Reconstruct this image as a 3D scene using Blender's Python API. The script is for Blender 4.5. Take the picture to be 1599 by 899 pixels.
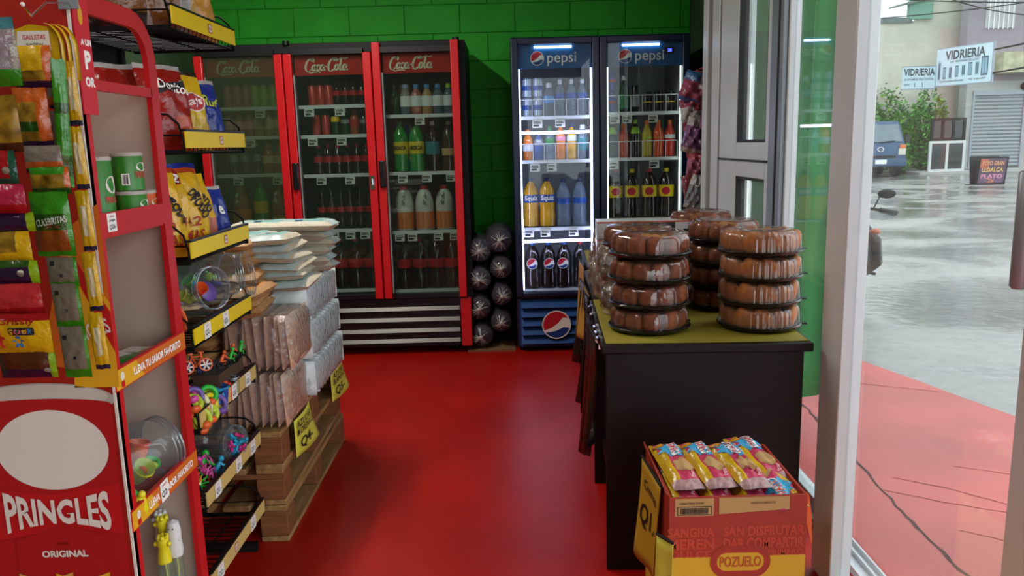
import bpy, math, random
from mathutils import Matrix, Vector, Euler, noise as mnoise
for o in list(bpy.data.objects): bpy.data.objects.remove(o)
S = bpy.context.scene
COL = S.collection
PI = math.pi
R = math.radians

# ---------------------------------------------------------------- camera, world, lights, exposure
def make_camera():
    f, roll, pitch, yaw = 1230.0, 0.026, R(10.3515), R(-0.1677)
    c, s, cp, sp = math.cos(roll), math.sin(roll), math.cos(pitch), math.sin(pitch)
    right = Vector((c, -s * sp, -s * cp))
    down = Vector((-s, -c * sp, -c * cp))
    fwd = Vector((0, cp, -sp))
    m = Matrix((right, -down, -fwd)).transposed().to_4x4()
    m = Matrix.Translation((0, 0, 1.40)) @ Matrix.Rotation(yaw, 4, 'Z') @ m
    cam = bpy.data.cameras.new('camera')
    cam.sensor_width = 36; cam.lens = f / 1599 * 36
    cam.clip_start = 0.05; cam.clip_end = 500
    o = bpy.data.objects.new('camera', cam); COL.objects.link(o); o.matrix_world = m
    S.camera = o
make_camera()

w = bpy.data.worlds.new('overcast'); S.world = w; w.use_nodes = True
bg = w.node_tree.nodes['Background']
bg.inputs[0].default_value = (0.86, 0.95, 1.0, 1); bg.inputs[1].default_value = 1.85
S.view_settings.view_transform = 'Standard'; S.view_settings.look = 'None'
S.view_settings.gamma = 1; S.view_settings.use_curve_mapping = False
S.view_settings.exposure = 1.0

def area(name, loc, rot, sx, sy, power, col=(1, 1, 1)):
    l = bpy.data.lights.new(name, 'AREA'); l.shape = 'RECTANGLE'; l.size = sx; l.size_y = sy
    l.energy = power; l.color = col
    o = bpy.data.objects.new(name, l); COL.objects.link(o); o.location = loc; o.rotation_euler = rot
    return o
# two added, unseen ceiling tubes, placed for their light (housings are built with the ceiling)
ADDED_TUBES = [(-1.25, 1.0), (-1.25, 3.7)]
for tx, ty in ADDED_TUBES:
    area('added_tube_light', (tx, ty, 2.86), (0, 0, 0), 0.12, 1.2, 8 if ty < 2 else 24, (1.0, 0.96, 0.88))

# ---------------------------------------------------------------- helpers
def lin(h):
    if not isinstance(h, str): return tuple(h)
    h = h.lstrip('#')
    out = []
    for i in (0, 2, 4):
        v = int(h[i:i + 2], 16) / 255
        out.append(v / 12.92 if v <= 0.04045 else ((v + 0.055) / 1.055) ** 2.4)
    return tuple(out)

MATS = {}
def mat(name, col, rough=0.5, metal=0.0, noise=0.0, nscale=6.0, bump=0.0, bscale=40.0, stretch=None, emit=0.0, spec=0.5, coat=0.0, sss=0.0):
    if name in MATS: return MATS[name]
    m = bpy.data.materials.new(name); m.use_nodes = True
    nt = m.node_tree; b = nt.nodes['Principled BSDF']; c = lin(col)
    b.inputs['Base Color'].default_value = (*c, 1); b.inputs['Roughness'].default_value = rough
    b.inputs['Metallic'].default_value = metal
    b.inputs['Specular IOR Level'].default_value = spec
    if coat: b.inputs['Coat Weight'].default_value = coat; b.inputs['Coat Roughness'].default_value = 0.08
    if emit:
        b.inputs['Emission Color'].default_value = (*c, 1); b.inputs['Emission Strength'].default_value = emit
    if noise or bump:
        tc = nt.nodes.new('ShaderNodeTexCoord'); mp = nt.nodes.new('ShaderNodeMapping')
        nt.links.new(tc.outputs['Object'], mp.inputs[0])
        if stretch: mp.inputs['Scale'].default_value = stretch
    if noise:
        n = nt.nodes.new('ShaderNodeTexNoise'); n.inputs['Scale'].default_value = nscale; n.inputs['Detail'].default_value = 5
        nt.links.new(mp.outputs[0], n.inputs['Vector'])
        rp = nt.nodes.new('ShaderNodeValToRGB')
        rp.color_ramp.elements[0].position = 0.3; rp.color_ramp.elements[1].position = 0.7
        rp.color_ramp.elements[0].color = (*[x * (1 - noise) for x in c], 1)
        rp.color_ramp.elements[1].color = (*[min(1, x * (1 + noise)) for x in c], 1)
        nt.links.new(n.outputs[0], rp.inputs[0]); nt.links.new(rp.outputs[0], b.inputs['Base Color'])
    if bump:
        n2 = nt.nodes.new('ShaderNodeTexNoise'); n2.inputs['Scale'].default_value = bscale; n2.inputs['Detail'].default_value = 4
        nt.links.new(mp.outputs[0], n2.inputs['Vector'])
        bp = nt.nodes.new('ShaderNodeBump'); bp.inputs['Strength'].default_value = bump; bp.inputs['Distance'].default_value = 0.01
        nt.links.new(n2.outputs[0], bp.inputs['Height']); nt.links.new(bp.outputs[0], b.inputs['Normal'])
    MATS[name] = m
    return m

def clear(name, tint='#ffffff', refl=1.0, body=0.0, bodycol='#ffffff', rough=0.03, f0=0.04, bump=0.0, bscale=30, smear=0.0):
    """thin clear plastic or glass: transparent + Schlick gloss + a little diffuse film (fog, painted haze)"""
    if name in MATS: return MATS[name]
    m = bpy.data.materials.new(name); m.use_nodes = True
    nt = m.node_tree; nt.nodes.clear(); N = nt.nodes.new; L = nt.links.new
    out = N('ShaderNodeOutputMaterial'); tr = N('ShaderNodeBsdfTransparent'); gl = N('ShaderNodeBsdfGlossy'); df = N('ShaderNodeBsdfDiffuse')
    tr.inputs[0].default_value = (*lin(tint), 1); gl.inputs['Roughness'].default_value = rough
    df.inputs[0].default_value = (*lin(bodycol), 1)
    lw = N('ShaderNodeLayerWeight'); lw.inputs[0].default_value = 0.5
    p = N('ShaderNodeMath'); p.operation = 'POWER'; p.inputs[1].default_value = 5; L(lw.outputs['Facing'], p.inputs[0])
    a = N('ShaderNodeMath'); a.operation = 'MULTIPLY_ADD'; a.inputs[1].default_value = (1 - f0) * refl; a.inputs[2].default_value = f0 * refl
    L(p.outputs[0], a.inputs[0])
    m1 = N('ShaderNodeMixShader'); m1.inputs[0].default_value = body; L(tr.outputs[0], m1.inputs[1]); L(df.outputs[0], m1.inputs[2])
    if smear:
        tc = N('ShaderNodeTexCoord'); n = N('ShaderNodeTexNoise'); n.inputs['Scale'].default_value = 2.2; n.inputs['Detail'].default_value = 6
        L(tc.outputs['Object'], n.inputs['Vector'])
        q = N('ShaderNodeMath'); q.operation = 'MULTIPLY_ADD'; q.inputs[1].default_value = smear; q.inputs[2].default_value = body - smear * 0.5; q.use_clamp = True
        L(n.outputs[0], q.inputs[0]); L(q.outputs[0], m1.inputs[0])
    m2 = N('ShaderNodeMixShader'); L(a.outputs[0], m2.inputs[0]); L(m1.outputs[0], m2.inputs[1]); L(gl.outputs[0], m2.inputs[2])
    if bump:
        tc = N('ShaderNodeTexCoord'); n = N('ShaderNodeTexNoise'); n.inputs['Scale'].default_value = bscale; n.inputs['Detail'].default_value = 3
        L(tc.outputs['Object'], n.inputs['Vector']); bp = N('ShaderNodeBump'); bp.inputs['Strength'].default_value = bump; bp.inputs['Distance'].default_value = 0.02
        L(n.outputs[0], bp.inputs['Height']); L(bp.outputs[0], gl.inputs['Normal']); L(bp.outputs[0], lw.inputs['Normal'])
    L(m2.outputs[0], out.inputs[0])
    MATS[name] = m
    return m

def oval(n=24, rx=1, ry=1, a0=0, a1=2 * PI, cx=0, cy=0, end=False):
    k = n if not end else n - 1
    return [(cx + rx * math.cos(a0 + (a1 - a0) * i / k), cy + ry * math.sin(a0 + (a1 - a0) * i / k)) for i in range(n)]
def rrect(w, h, r, n=4, cx=0, cy=0):
    p = []
    for sx, sy, a in ((1, 1, 0), (-1, 1, 90), (-1, -1, 180), (1, -1, 270)):
        for i in range(n + 1):
            t = R(a + 90 * i / n)
            p.append((cx + sx * (w / 2 - r) + r * math.cos(t), cy + sy * (h / 2 - r) + r * math.sin(t)))
    return p

class MB:
    def __init__(s): s.v = []; s.f = []; s.m = []; s.T = Matrix.Identity(4); s.mi = 0
    def add(s, vs, fs, mi=None):
        b = len(s.v); T = s.T
        s.v += [T @ Vector(v) for v in vs]
        s.f += [tuple(i + b for i in f) for f in fs]
        s.m += [s.mi if mi is None else mi] * len(fs)
        return s
    def box(s, x0, x1, y0, y1, z0, z1, mi=None):
        return s.add([(x0, y0, z0), (x1, y0, z0), (x1, y1, z0), (x0, y1, z0), (x0, y0, z1), (x1, y0, z1), (x1, y1, z1), (x0, y1, z1)],
                     [(3, 2, 1, 0), (4, 5, 6, 7), (0, 1, 5, 4), (1, 2, 6, 5), (2, 3, 7, 6), (3, 0, 4, 7)], mi)
    def lathe(s, prof, n=16, mi=None, flute=0, nf=0):
        vs = []; fs = []
        k = len(prof)
        for r, z in prof:
            for i in range(n):
                a = 2 * PI * i / n
                q = r * (1 + flute * math.cos(nf * a)) if nf else r
                vs.append((q * math.cos(a), q * math.sin(a), z))
        for j in range(k - 1):
            for i in range(n):
                i2 = (i + 1) % n
                fs.append((j * n + i, j * n + i2, (j + 1) * n + i2, (j + 1) * n + i))
        if prof[0][0] > 1e-5: fs.append(tuple(reversed(range(n))))
        if prof[-1][0] > 1e-5: fs.append(tuple((k - 1) * n + i for i in range(n)))
        return s.add(vs, fs, mi)
    def shell(s, prof, n=16, mi=None, flute=0, nf=0):      # lathe without end caps
        s.lathe(prof, n, mi, flute, nf)
        c = (prof[0][0] > 1e-5) + (prof[-1][0] > 1e-5)
        if c: s.f = s.f[:-c]; s.m = s.m[:-c]
        return s
    def tube(s, pts, r, n=6, closed=False, mi=None):
        pts = [Vector(p) for p in pts]; k = len(pts); vs = []; fs = []
        rr = r if isinstance(r, (list, tuple)) else [r] * k
        up = Vector((0.12, 0.21, 1)).normalized()
        for i, p in enumerate(pts):
            a = pts[(i - 1) % k] if (closed or i > 0) else p
            b = pts[(i + 1) % k] if (closed or i < k - 1) else p
            d = (b - a).normalized() if (b - a).length > 1e-9 else Vector((0, 0, 1))
            u = d.cross(up)
            if u.length < 1e-3: u = d.cross(Vector((1, 0, 0)))
            u.normalize(); w_ = d.cross(u)
            for j in range(n):
                t = 2 * PI * j / n
                vs.append(p + (u * math.cos(t) + w_ * math.sin(t)) * rr[i])
        m_ = k if closed else k - 1
        for i in range(m_):
            for j in range(n):
                i2 = (i + 1) % k; j2 = (j + 1) % n
                fs.append((i * n + j, i2 * n + j, i2 * n + j2, i * n + j2))
        if not closed:
            fs.append(tuple(range(n))); fs.append(tuple((k - 1) * n + j for j in reversed(range(n))))
        return s.add(vs, fs, mi)
    def cyl(s, p0, p1, r0, r1=None, n=12, mi=None):
        return s.tube([p0, p1], [r0, r0 if r1 is None else r1], n, False, mi)
    def prism(s, pts, y0, y1, mi=None):        # polygon in X,Z extruded along Y (front face towards -Y)
        n = len(pts)
        vs = [(x, y0, z) for x, z in pts] + [(x, y1, z) for x, z in pts]
        fs = [tuple(range(n)), tuple(reversed(range(n, 2 * n)))] + [(i, n + i, n + (i + 1) % n, (i + 1) % n) for i in range(n)]
        return s.add(vs, fs, mi)
    def sphere(s, c, r, sc=(1, 1, 1), n=12, k=8, mi=None):
        prof = [(math.sin(PI * j / k), -math.cos(PI * j / k)) for j in range(k + 1)]
        prof[0] = (1e-6, -1); prof[-1] = (1e-6, 1)
        T = s.T; s.T = T @ Matrix.Translation(c) @ Matrix.Diagonal((r * sc[0], r * sc[1], r * sc[2], 1))
        s.lathe(prof, n, mi); s.T = T
        return s
    def torus(s, c, Rr, r, rot=None, n=20, k=6, mi=None):
        T = s.T; s.T = T @ Matrix.Translation(c) @ (rot or Matrix.Identity(4))
        s.tube([(Rr * math.cos(2 * PI * i / n), Rr * math.sin(2 * PI * i / n), 0) for i in range(n)], r, k, True, mi); s.T = T
        return s
    def pillow(s, w, h, t, nx=10, ny=12, seal=0.06, seed=0, wr=0.12, mf=None, pw=2.4):
        """bag standing in the X-Z plane, bottom edge at z=0, front towards -Y; mf(u,v,front)->material index"""
        F = bagf(w, h, t, seal, seed, wr, pw)
        vs = []; fs = []; ms = []
        for sd in (-1, 1):
            for j in range(ny + 1):
                for i in range(nx + 1):
                    u = -1 + 2 * i / nx; v = -1 + 2 * j / ny
                    x, z, d = F(u, v, sd)
                    vs.append((x, sd * d, z))
        K = (nx + 1) * (ny + 1)
        for sd in (0, 1):
            for j in range(ny):
                for i in range(nx):
                    a = sd * K + j * (nx + 1) + i
                    q = (a, a + 1, a + nx + 2, a + nx + 1)
                    fs.append(q if sd == 0 else q[::-1])
                    ms.append(mf(-1 + 2 * (i + .5) / nx, -1 + 2 * (j + .5) / ny, sd == 0) if mf else s.mi)
        b = len(s.v); s.v += [s.T @ Vector(v) for v in vs]
        s.f += [tuple(i + b for i in f) for f in fs]; s.m += ms
        return s

def bagf(w, h, t, seal, seed, wr, pw=2.4):
    rnd = random.Random(seed); ph = [rnd.uniform(0, 6.28) for _ in range(6)]; k1 = rnd.uniform(3, 6); k2 = rnd.uniform(4, 8)
    def F(u, v, sd=-1):
        vv = max(0.0, 1 - max(0.0, (abs(v) - 0.0) / (1 - seal)) ** pw) if abs(v) < 1 - seal else 0.0
        uu = max(0.0, 1 - abs(u) ** pw)
        d = t / 2 * (uu ** 0.62) * (vv ** 0.62)
        d *= 1 + wr * (math.sin(k1 * u * 2 + ph[0] + v * 3 + sd) * math.sin(k2 * v + ph[1]) + 0.6 * math.sin(11 * u + ph[2]) * abs(v) ** 2)
        pin = 1 - 0.10 * (1 - vv) * (t / w) - 0.06 * (1 - abs(v)) * (t / w)
        x = u * w / 2 * pin; z = h / 2 + v * h / 2 + 0.006 * h * math.sin(5 * u + ph[4]) * abs(v)
        return x, z, max(d, 0.0006)
    return F

def _origin(p):
    v = Vector((0, 0, 0))
    while p is not None: v += p.location; p = p.parent
    return v

def obj(name, mb, mats, parent=None, world=False, smooth=True, ang=40, bevel=0.0, mx=None):
    me = bpy.data.meshes.new(name)
    vs = mb.v
    if mx is not None: vs = [mx @ v for v in vs]
    if world and parent is not None:
        off = _origin(parent); vs = [v - off for v in vs]
    me.from_pydata([tuple(v) for v in vs], [], mb.f)
    for m in (mats if isinstance(mats, (list, tuple)) else [mats]): me.materials.append(m)
    me.polygons.foreach_set('material_index', mb.m)
    if smooth:
        me.polygons.foreach_set('use_smooth', [True] * len(mb.f))
        me.set_sharp_from_angle(angle=R(ang))
    me.update()
    o = bpy.data.objects.new(name, me); COL.objects.link(o)
    if parent is not None: o.parent = parent; CH.setdefault(parent.name, []).append(o)
    if bevel:
        b = o.modifiers.new('bevel', 'BEVEL'); b.width = bevel; b.segments = 2; b.limit_method = 'ANGLE'
    return o

def thing(name, label, cat, loc=(0, 0, 0), rz=0.0, group=None):
    o = bpy.data.objects.new(name, None); COL.objects.link(o); o.empty_display_size = 0.05
    o.location = loc; o.rotation_euler = (0, 0, rz)
    return tag(o, label, cat, group)
def tag(o, label=None, cat=None, group=None, kind=None):
    if label: o['label'] = label
    if cat: o['category'] = cat
    if group: o['group'] = group
    if kind: o['kind'] = kind
    return o
def struct(name, mb, m, parent=None, **kw):
    o = obj(name, mb, m, parent, **kw)
    if parent is None: o['kind'] = 'structure'
    return o
CH = {}
def dup(root, loc=None, rot=None, label=None, group=None):
    def cp(o, par):
        c = o.copy(); COL.objects.link(c)
        if par is not None: c.parent = par; CH.setdefault(par.name, []).append(c)
        for ch in CH.get(o.name, []): cp(ch, c)
        return c
    r = cp(root, None)
    if loc is not None: r.location = loc
    if rot is not None: r.rotation_euler = rot if not isinstance(rot, (int, float)) else (0, 0, rot)
    if label: r['label'] = label
    if group: r['group'] = group
    return r

FRONT = Matrix.Rotation(PI / 2, 4, 'X')                                  # text plane facing -Y
RIGHT = Matrix.Rotation(PI / 2, 4, 'Z') @ Matrix.Rotation(PI / 2, 4, 'X')  # text plane facing +X
LEFT = Matrix.Rotation(-PI / 2, 4, 'Z') @ Matrix.Rotation(PI / 2, 4, 'X')  # text plane facing -X
def T(*a): return Matrix.Translation(a)
_txt = {}
def text_geo(s, bold=0.0, shear=0.0, sp=1.0, res=3):
    k = (s, bold, shear, sp, res)
    if k not in _txt:
        c = bpy.data.curves.new('t', 'FONT'); c.body = s; c.size = 1; c.offset = bold; c.shear = shear; c.resolution_u = res
        c.align_x = 'CENTER'; c.space_character = sp; c.space_line = 0.85
        o = bpy.data.objects.new('t', c); me = o.to_mesh()
        vs = [tuple(v.co) for v in me.vertices]; fs = [tuple(p.vertices) for p in me.polygons]
        o.to_mesh_clear(); bpy.data.objects.remove(o); bpy.data.curves.remove(c)
        xs = [v[0] for v in vs]; ys = [v[1] for v in vs]
        x0, x1, y0, y1 = min(xs), max(xs), min(ys), max(ys)
        _txt[k] = ([((x - (x0 + x1) / 2) / (x1 - x0), (y - (y0 + y1) / 2) / (y1 - y0)) for x, y, z in vs], fs, (y1 - y0) / (x1 - x0))
        q = _txt[k][0]
        ar = sum(abs((q[f[i]][0] - q[f[0]][0]) * (q[f[i + 1]][1] - q[f[0]][1]) - (q[f[i]][1] - q[f[0]][1]) * (q[f[i + 1]][0] - q[f[0]][0])) / 2 for f in fs for i in range(1, len(f) - 1))
        if ar < 0.08 and shear < .4: _txt[k] = text_geo(s, bold, shear + .05, sp, res)      # the curve fill can fail at some shears
    return _txt[k]
def lettering(s, m, parent, M, w=None, h=None, bold=0.02, shear=0.0, sp=1.0, name='lettering', warp=None, world=False, res=3):
    vs, fs, asp = text_geo(s, bold, shear, sp, res)
    if w is None: w = h / asp
    if h is None: h = w * asp
    pts = [(x * w, y * h, 0) for x, y in vs]
    if warp: pts = [warp(*p) for p in pts]
    b = MB(); b.T = M; b.add(pts, fs)
    return obj(name, b, m, parent, world=world, smooth=False)
def ringfan(b, pts, hz, off, mi=0, k=4):
    """conforming printed patch: rings from the outline to its centre, each vertex lifted onto the surface hz(x, y)"""
    n = len(pts); cx = sum(p[0] for p in pts) / n; cy = sum(p[1] for p in pts) / n
    vs = []
    for j in range(k):
        s = 1 - j / k
        for x, y in pts:
            X, Y = cx + (x - cx) * s, cy + (y - cy) * s; vs.append(hz(X, Y, off))
    vs.append(hz(cx, cy, off)); fs = []
    for j in range(k - 1):
        for i in range(n): fs.append((j * n + i, j * n + (i + 1) % n, (j + 1) * n + (i + 1) % n, (j + 1) * n + i))
    for i in range(n): fs.append(((k - 1) * n + i, (k - 1) * n + (i + 1) % n, k * n))
    b.add(vs, fs, mi)
def flat(name, polys, mats, parent, M, world=False):
    """thin printed shapes: list of (points, material index) stacked a hair apart in the plane M"""
    b = MB(); b.T = M
    for k, (pts, mi) in enumerate(polys):
        z = 0.0004 * k
        b.add([(x, y, z) for x, y in pts], [tuple(range(len(pts)))], mi)
    return obj(name, b, mats, parent, world=world, smooth=False)
ORD = ['first', 'second', 'third', 'fourth', 'fifth', 'sixth', 'seventh', 'eighth', 'ninth', 'tenth', 'eleventh', 'twelfth']
# ---------------------------------------------------------------- materials
M_floor = mat('painted_floor', '#a8140a', 0.36, spec=0.35, noise=0.16, nscale=2.2, bump=0.12, bscale=9)
M_green = mat('green_paint', '#2aa528', 0.6, spec=0.25, noise=0.12, nscale=5, bump=0.25, bscale=60)
M_mortar = mat('green_mortar', '#238c24', 0.7, bump=0.2)
M_ceil = mat('ceiling_paint', '#b9b8b0', 0.8)
M_lwall = mat('left_wall_paint', '#3f5a3c', 0.7, noise=0.1)
M_alu = mat('white_aluminium', '#d6d8da', 0.42, metal=0.15, noise=0.03)
M_alu2 = mat('grey_aluminium', '#8d949c', 0.4, metal=0.3)
M_gasket = mat('dark_gasket', '#26282b', 0.6)
M_glass = clear('window_glass', '#f3f6f6', 1.0, body=0.09, bodycol='#d8dde0', f0=0.05, rough=0.0)  # diffuse body paints the hazy veil over the outside view
M_black = mat('black_plastic', '#0c0c0e', 0.35)
M_dark = mat('dark_metal', '#0c0c0e', 0.55, spec=0.3)
M_red = mat('gloss_red', '#c8141c', 0.32)
M_white = mat('white_paper', '#e8e6e0', 0.6)
M_ink = mat('black_ink', '#141414', 0.6)
M_wtext = mat('white_print', '#f2f0ea', 0.5)
M_chrome = mat('chrome', '#d8d8d8', 0.15, metal=1.0)
M_yel = mat('yellow_rail', '#e8c912', 0.4)

# ---------------------------------------------------------------- the shop shell
b = MB(); b.box(-2.35, 1.2, -2.2, 6.05, -0.14, 0); struct('floor', b, M_floor)
b = MB(); b.box(-2.35, 1.5, -2.2, 6.05, 3.0, 3.12)
ceil = struct('ceiling', b, M_ceil)
for tx, ty in ADDED_TUBES:  # housings and glowing rods of the added ceiling tubes
    b = MB(); b.box(tx - 0.09, tx + 0.09, ty - 0.63, ty + 0.63, 2.93, 3.0); obj('added_tube_housing', b, M_white, ceil)
    b = MB(); b.cyl((tx - 0.03, ty - 0.6, 2.905), (tx - 0.03, ty + 0.6, 2.905), 0.014); obj('added_tube', b, mat('added_tube_glow', '#fff6e4', 0.5, emit=2.5), ceil)
b = MB(); b.box(-2.35, -2.23, -2.2, 5.95, 0, 3.0); struct('wall_left', b, M_lwall)
b = MB(); b.box(-2.23, 1.36, 5.965, 6.05, 0, 3.0); wb = struct('wall_back', b, M_mortar)
rnd = random.Random(3)
for r in range(15):
    x = -2.23 - (0.0, 0.2)[r % 2] + 0.12
    while x < 1.36:
        x0, x1 = max(x, -2.23) + 0.0025, min(x + 0.4, 1.36) - 0.0025
        if x1 - x0 > 0.05:
            d = rnd.uniform(0, 0.002)
            b = MB(); b.box(x0, x1, 5.957 - d, 5.97, r * 0.2 + 0.0025, r * 0.2 + 0.1975)
            obj('block', b, M_green, wb, bevel=0.004)
        x += 0.4
b = MB(); b.box(1.36, 1.5, 4.44, 6.05, 0, 3.0); struct('wall_right', b, M_lwall)
b = MB(); b.box(1.05, 1.2, -2.2, 4.44, 2.55, 3.0); struct('trim_1', b, M_ceil)
b = MB(); b.box(-2.23, 1.2, -2.3, -2.2, 2.4, 3.0); b.box(-2.23, .35, -2.3, -2.2, 0, 2.4); struct('wall_front_unseen', b, M_lwall)  # unseen wall, its closed left part widened to cut light from behind

# far window jamb (several nested profiles), narrow glazed door, window post and pane
b = MB()
b.box(1.09, 1.19, 4.36, 4.46, 0, 2.55); b.box(1.115, 1.19, 4.30, 4.36, 0, 2.55, 1); b.box(1.10, 1.19, 4.16, 4.30, 0, 2.55)
b.box(1.12, 1.19, 4.14, 4.16, 0, 2.55, 1); b.box(1.20, 1.36, 4.40, 4.46, 0, 2.55)
struct('trim_2', b, [M_alu, M_gasket], bevel=0.003)
d2 = MB(); d2.box(1.105, 1.165, 3.84, 4.14, 0, 2.55); d2.box(1.105, 1.165, 3.36, 3.41, 0, 2.55)
d2.box(1.105, 1.165, 3.41, 3.84, 1.22, 1.38); d2.box(1.105, 1.165, 3.41, 3.84, 2.3, 2.55); d2.box(1.105, 1.165, 3.41, 3.84, 0.02, 0.3)
d2 = struct('door_2', d2, M_alu, bevel=0.004)
b = MB(); b.box(1.098, 1.106, 3.36, 4.14, 1.295, 1.303); obj('rail_groove', b, M_gasket, d2)
for z0, z1 in ((1.38, 2.3), (0.3, 1.22)):
    b = MB(); b.box(1.13, 1.136, 3.41, 3.84, z0, z1); obj('pane', b, M_glass, d2)
    b = MB()
    for y0, y1, a, c in ((3.41, 3.422, z0, z1), (3.828, 3.84, z0, z1), (3.41, 3.84, z0, z0 + .012), (3.41, 3.84, z1 - .012, z1)): b.box(1.108, 1.15, y0, y1, a, c)
    obj('gasket', b, M_gasket, d2)
b = MB(); b.box(1.10, 1.17, 3.21, 3.355, 0, 2.55); b.box(1.095, 1.10, 3.25, 3.262, 0, 2.55, 1)
struct('trim_3', b, [M_alu2, M_gasket], bevel=0.003)
b = MB(); b.box(1.115, 1.165, 2.6, 3.21, 0.0, 0.07); b.box(1.115, 1.165, 2.6, 3.21, 2.48, 2.55); b.box(1.12, 1.165, 3.195, 3.21, 0.07, 2.48); b.box(1.12, 1.165, 2.56, 2.62, 0.07, 2.48)
w1 = struct('window_1', b, M_alu, bevel=0.003)
b = MB(); b.box(1.14, 1.146, 2.62, 3.195, 0.07, 2.48); obj('pane', b, M_glass, w1)

# near sliding door leaf: two stiles, rails, pane and pull handle
b = MB(); b.box(.968, 1.034, 2.24, 2.385, 0.008, 2.5); b.box(.968, 1.034, 1.27, 1.445, 0.008, 2.5)
b.box(.99, 1.02, 1.445, 2.24, 0.012, 0.05); b.box(.98, 1.03, 1.445, 2.24, 2.42, 2.5)
d1 = struct('door_1', b, M_alu, bevel=.004)
b = MB(); b.box(1.0, 1.006, 1.445, 2.24, 0.05, 2.42); obj('pane', b, M_glass, d1)
b = MB(); b.lathe([(0.0001, 1.118), (0.011, 1.119), (0.0153, 1.124), (0.0153, 1.326), (0.011, 1.331), (0.0001, 1.332)], 14)
for z in (1.15, 1.30): b.cyl((0, 0, z), (0.06, 0, z), 0.009)
b.v = [Vector((v.x + 0.92, v.y + 1.395, v.z)) for v in b.v]
obj('handle', b, mat('handle_grey', '#9a9fa6', 0.4, metal=0.4), d1)
b = MB(); b.box(1.088, 1.094, -2.2, 4.1, 0.0, 0.022); b.box(1.135, 1.141, -2.2, 4.1, 0.0, 0.022); b.box(1.165, 1.171, -2.2, 4.1, 0.0, 0.022); b.box(1.085, 1.18, -2.2, 4.1, 0.0, 0.006)
struct('trim_4', b, [M_alu])

# ---------------------------------------------------------------- bottles, cans, cartons
M_water = clear('clear_bottle', '#cfe0ee', 0.9, body=0.30, bodycol='#9fb4c8', f0=0.06)
def liquid(name, col, rough=0.12): return mat(name, col, rough, spec=0.6, coat=0.4)
M_cola = liquid('dark_cola', '#160706'); M_tea = liquid('dark_tea', '#1d0d05')
BOT = {
 'slim':  [(.0001, 0), (.85, .004), (1, .03), (1, .09), (.94, .14), (1, .2), (1, .42), (.97, .5), (1, .58), (.9, .68), (.55, .80), (.36, .87), (.34, .93)],
 'big':   [(.0001, 0), (.8, .004), (1, .02), (1, .28), (.93, .34), (.97, .42), (1, .5), (1, .64), (.88, .76), (.45, .89), (.28, .93), (.27, .96)],
 'round': [(.0001, 0), (.9, .004), (1, .03), (1, .6), (.9, .7), (.6, .79), (.46, .84), (.44, .92)],
 'glass': [(.0001, 0), (.9, .004), (1, .03), (.92, .2), (.84, .3), (1, .42), (1, .55), (.7, .68), (.42, .8), (.36, .95)],
 'can':   [(.0001, .0), (.8, .0), (1, .04), (1, .93), (.82, .985), (.82, 1.0), (.76, .985), (.0001, .98)],
 'jug':   [(.0001, 0), (.95, .004), (1, .03), (1, .55), (1, .62), (.93, .72), (.7, .84), (.4, .92), (.36, .95)],
}
PROTO = {}
def bottle(kind, r, h, liq, cap=None, lab=None, lz=(.3, .5), text=None, tm=None, badge=None, first=None):
    """returns a new bottle-like thing (body, cap, label band, printed mark)"""
    key = (kind, r, h, liq.name, cap.name if cap else '', lab.name if lab else '', lz, text, badge)
    if key in PROTO: return dup(PROTO[key])
    prof = [(a * r, z * h) for a, z in BOT[kind]]
    t = thing('drink_can' if kind == 'can' else ('juice_jug' if kind == 'jug' else 'drink_bottle'), 'x', 'can' if kind == 'can' else 'bottle')
    b = MB(); b.lathe(prof, 12); obj('body', b, liq, t)
    if kind == 'can' :
        b = MB(); b.lathe([(.0001, .986 * h), (.8 * r, .99 * h), (.84 * r, 1.0 * h), (.80 * r, 1.004 * h)], 12); obj('can_lid', b, M_chrome, t)
    if cap:
        nr = prof[-1][0] * 1.25; z0 = prof[-1][1] - 0.012
        b = MB(); b.lathe([(nr, z0), (nr, z0 + .02), (nr * .9, h), (.0001, h)], 10); obj('cap', b, cap, t)
    if lab:
        b = MB(); n = 6
        pr = []
        for i in range(n + 1):
            z = (lz[0] + (lz[1] - lz[0]) * i / n); rr = 1
            for (a0, q0), (a1, q1) in zip(BOT[kind], BOT[kind][1:]):
                if q0 <= z <= q1: rr = a0 + (a1 - a0) * (z - q0) / max(1e-6, q1 - q0)
            pr.append((rr * r + .0012, z * h))
        b.shell(pr, 14); obj('label_band', b, lab, t)
    zc = (lz[0] + lz[1]) / 2 * h
    if text:
        wp = lambda x, y, z: (r * 1.03 * math.sin(x / r), y, r * 1.03 * math.cos(x / r) - r)
        lettering(text, tm or M_wtext, t, T(0, -r * 1.0 - .0022, zc) @ FRONT, w=r * 1.75, bold=0.03, warp=wp, res=3)
    if badge:
        flat('emblem', badge, [M_wtext, mat('emblem_red', '#c3202f', .4), mat('emblem_blue', '#123a86', .4), M_yel], t, T(0, -r - .003, zc) @ FRONT @ Matrix.Scale(r * .7, 4))
    if kind == 'jug':
        b = MB(); b.tube([(0, -r * .75, h * .84), (0, -r * 1.18, h * .78), (0, -r * 1.2, h * .66), (0, -r * .95, h * .6)], .011, 8); obj('jug_handle', b, mat('milk_white', '#cfcfc6', .35), t)
    PROTO[key] = t
    return t
def globe():
    red = oval(16, .92, .92, R(30), R(205), end=True) + [(-.35, -.22), (.1, .1), (.45, .5)]
    blue = oval(14, .92, .92, R(215), R(345), end=True) + [(.5, -.18), (.0, -.42), (-.4, -.5)]
    return [(oval(28), 0), (red, 1), (blue, 2)]
GLOBE = globe()
def badge_key(p): return tuple((tuple(q), m) for q, m in p)
GLB = badge_key(GLOBE)
LIPT = badge_key([(oval(20, 1.05, .95), 3), (oval(20, .8, .72), 1)])

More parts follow.
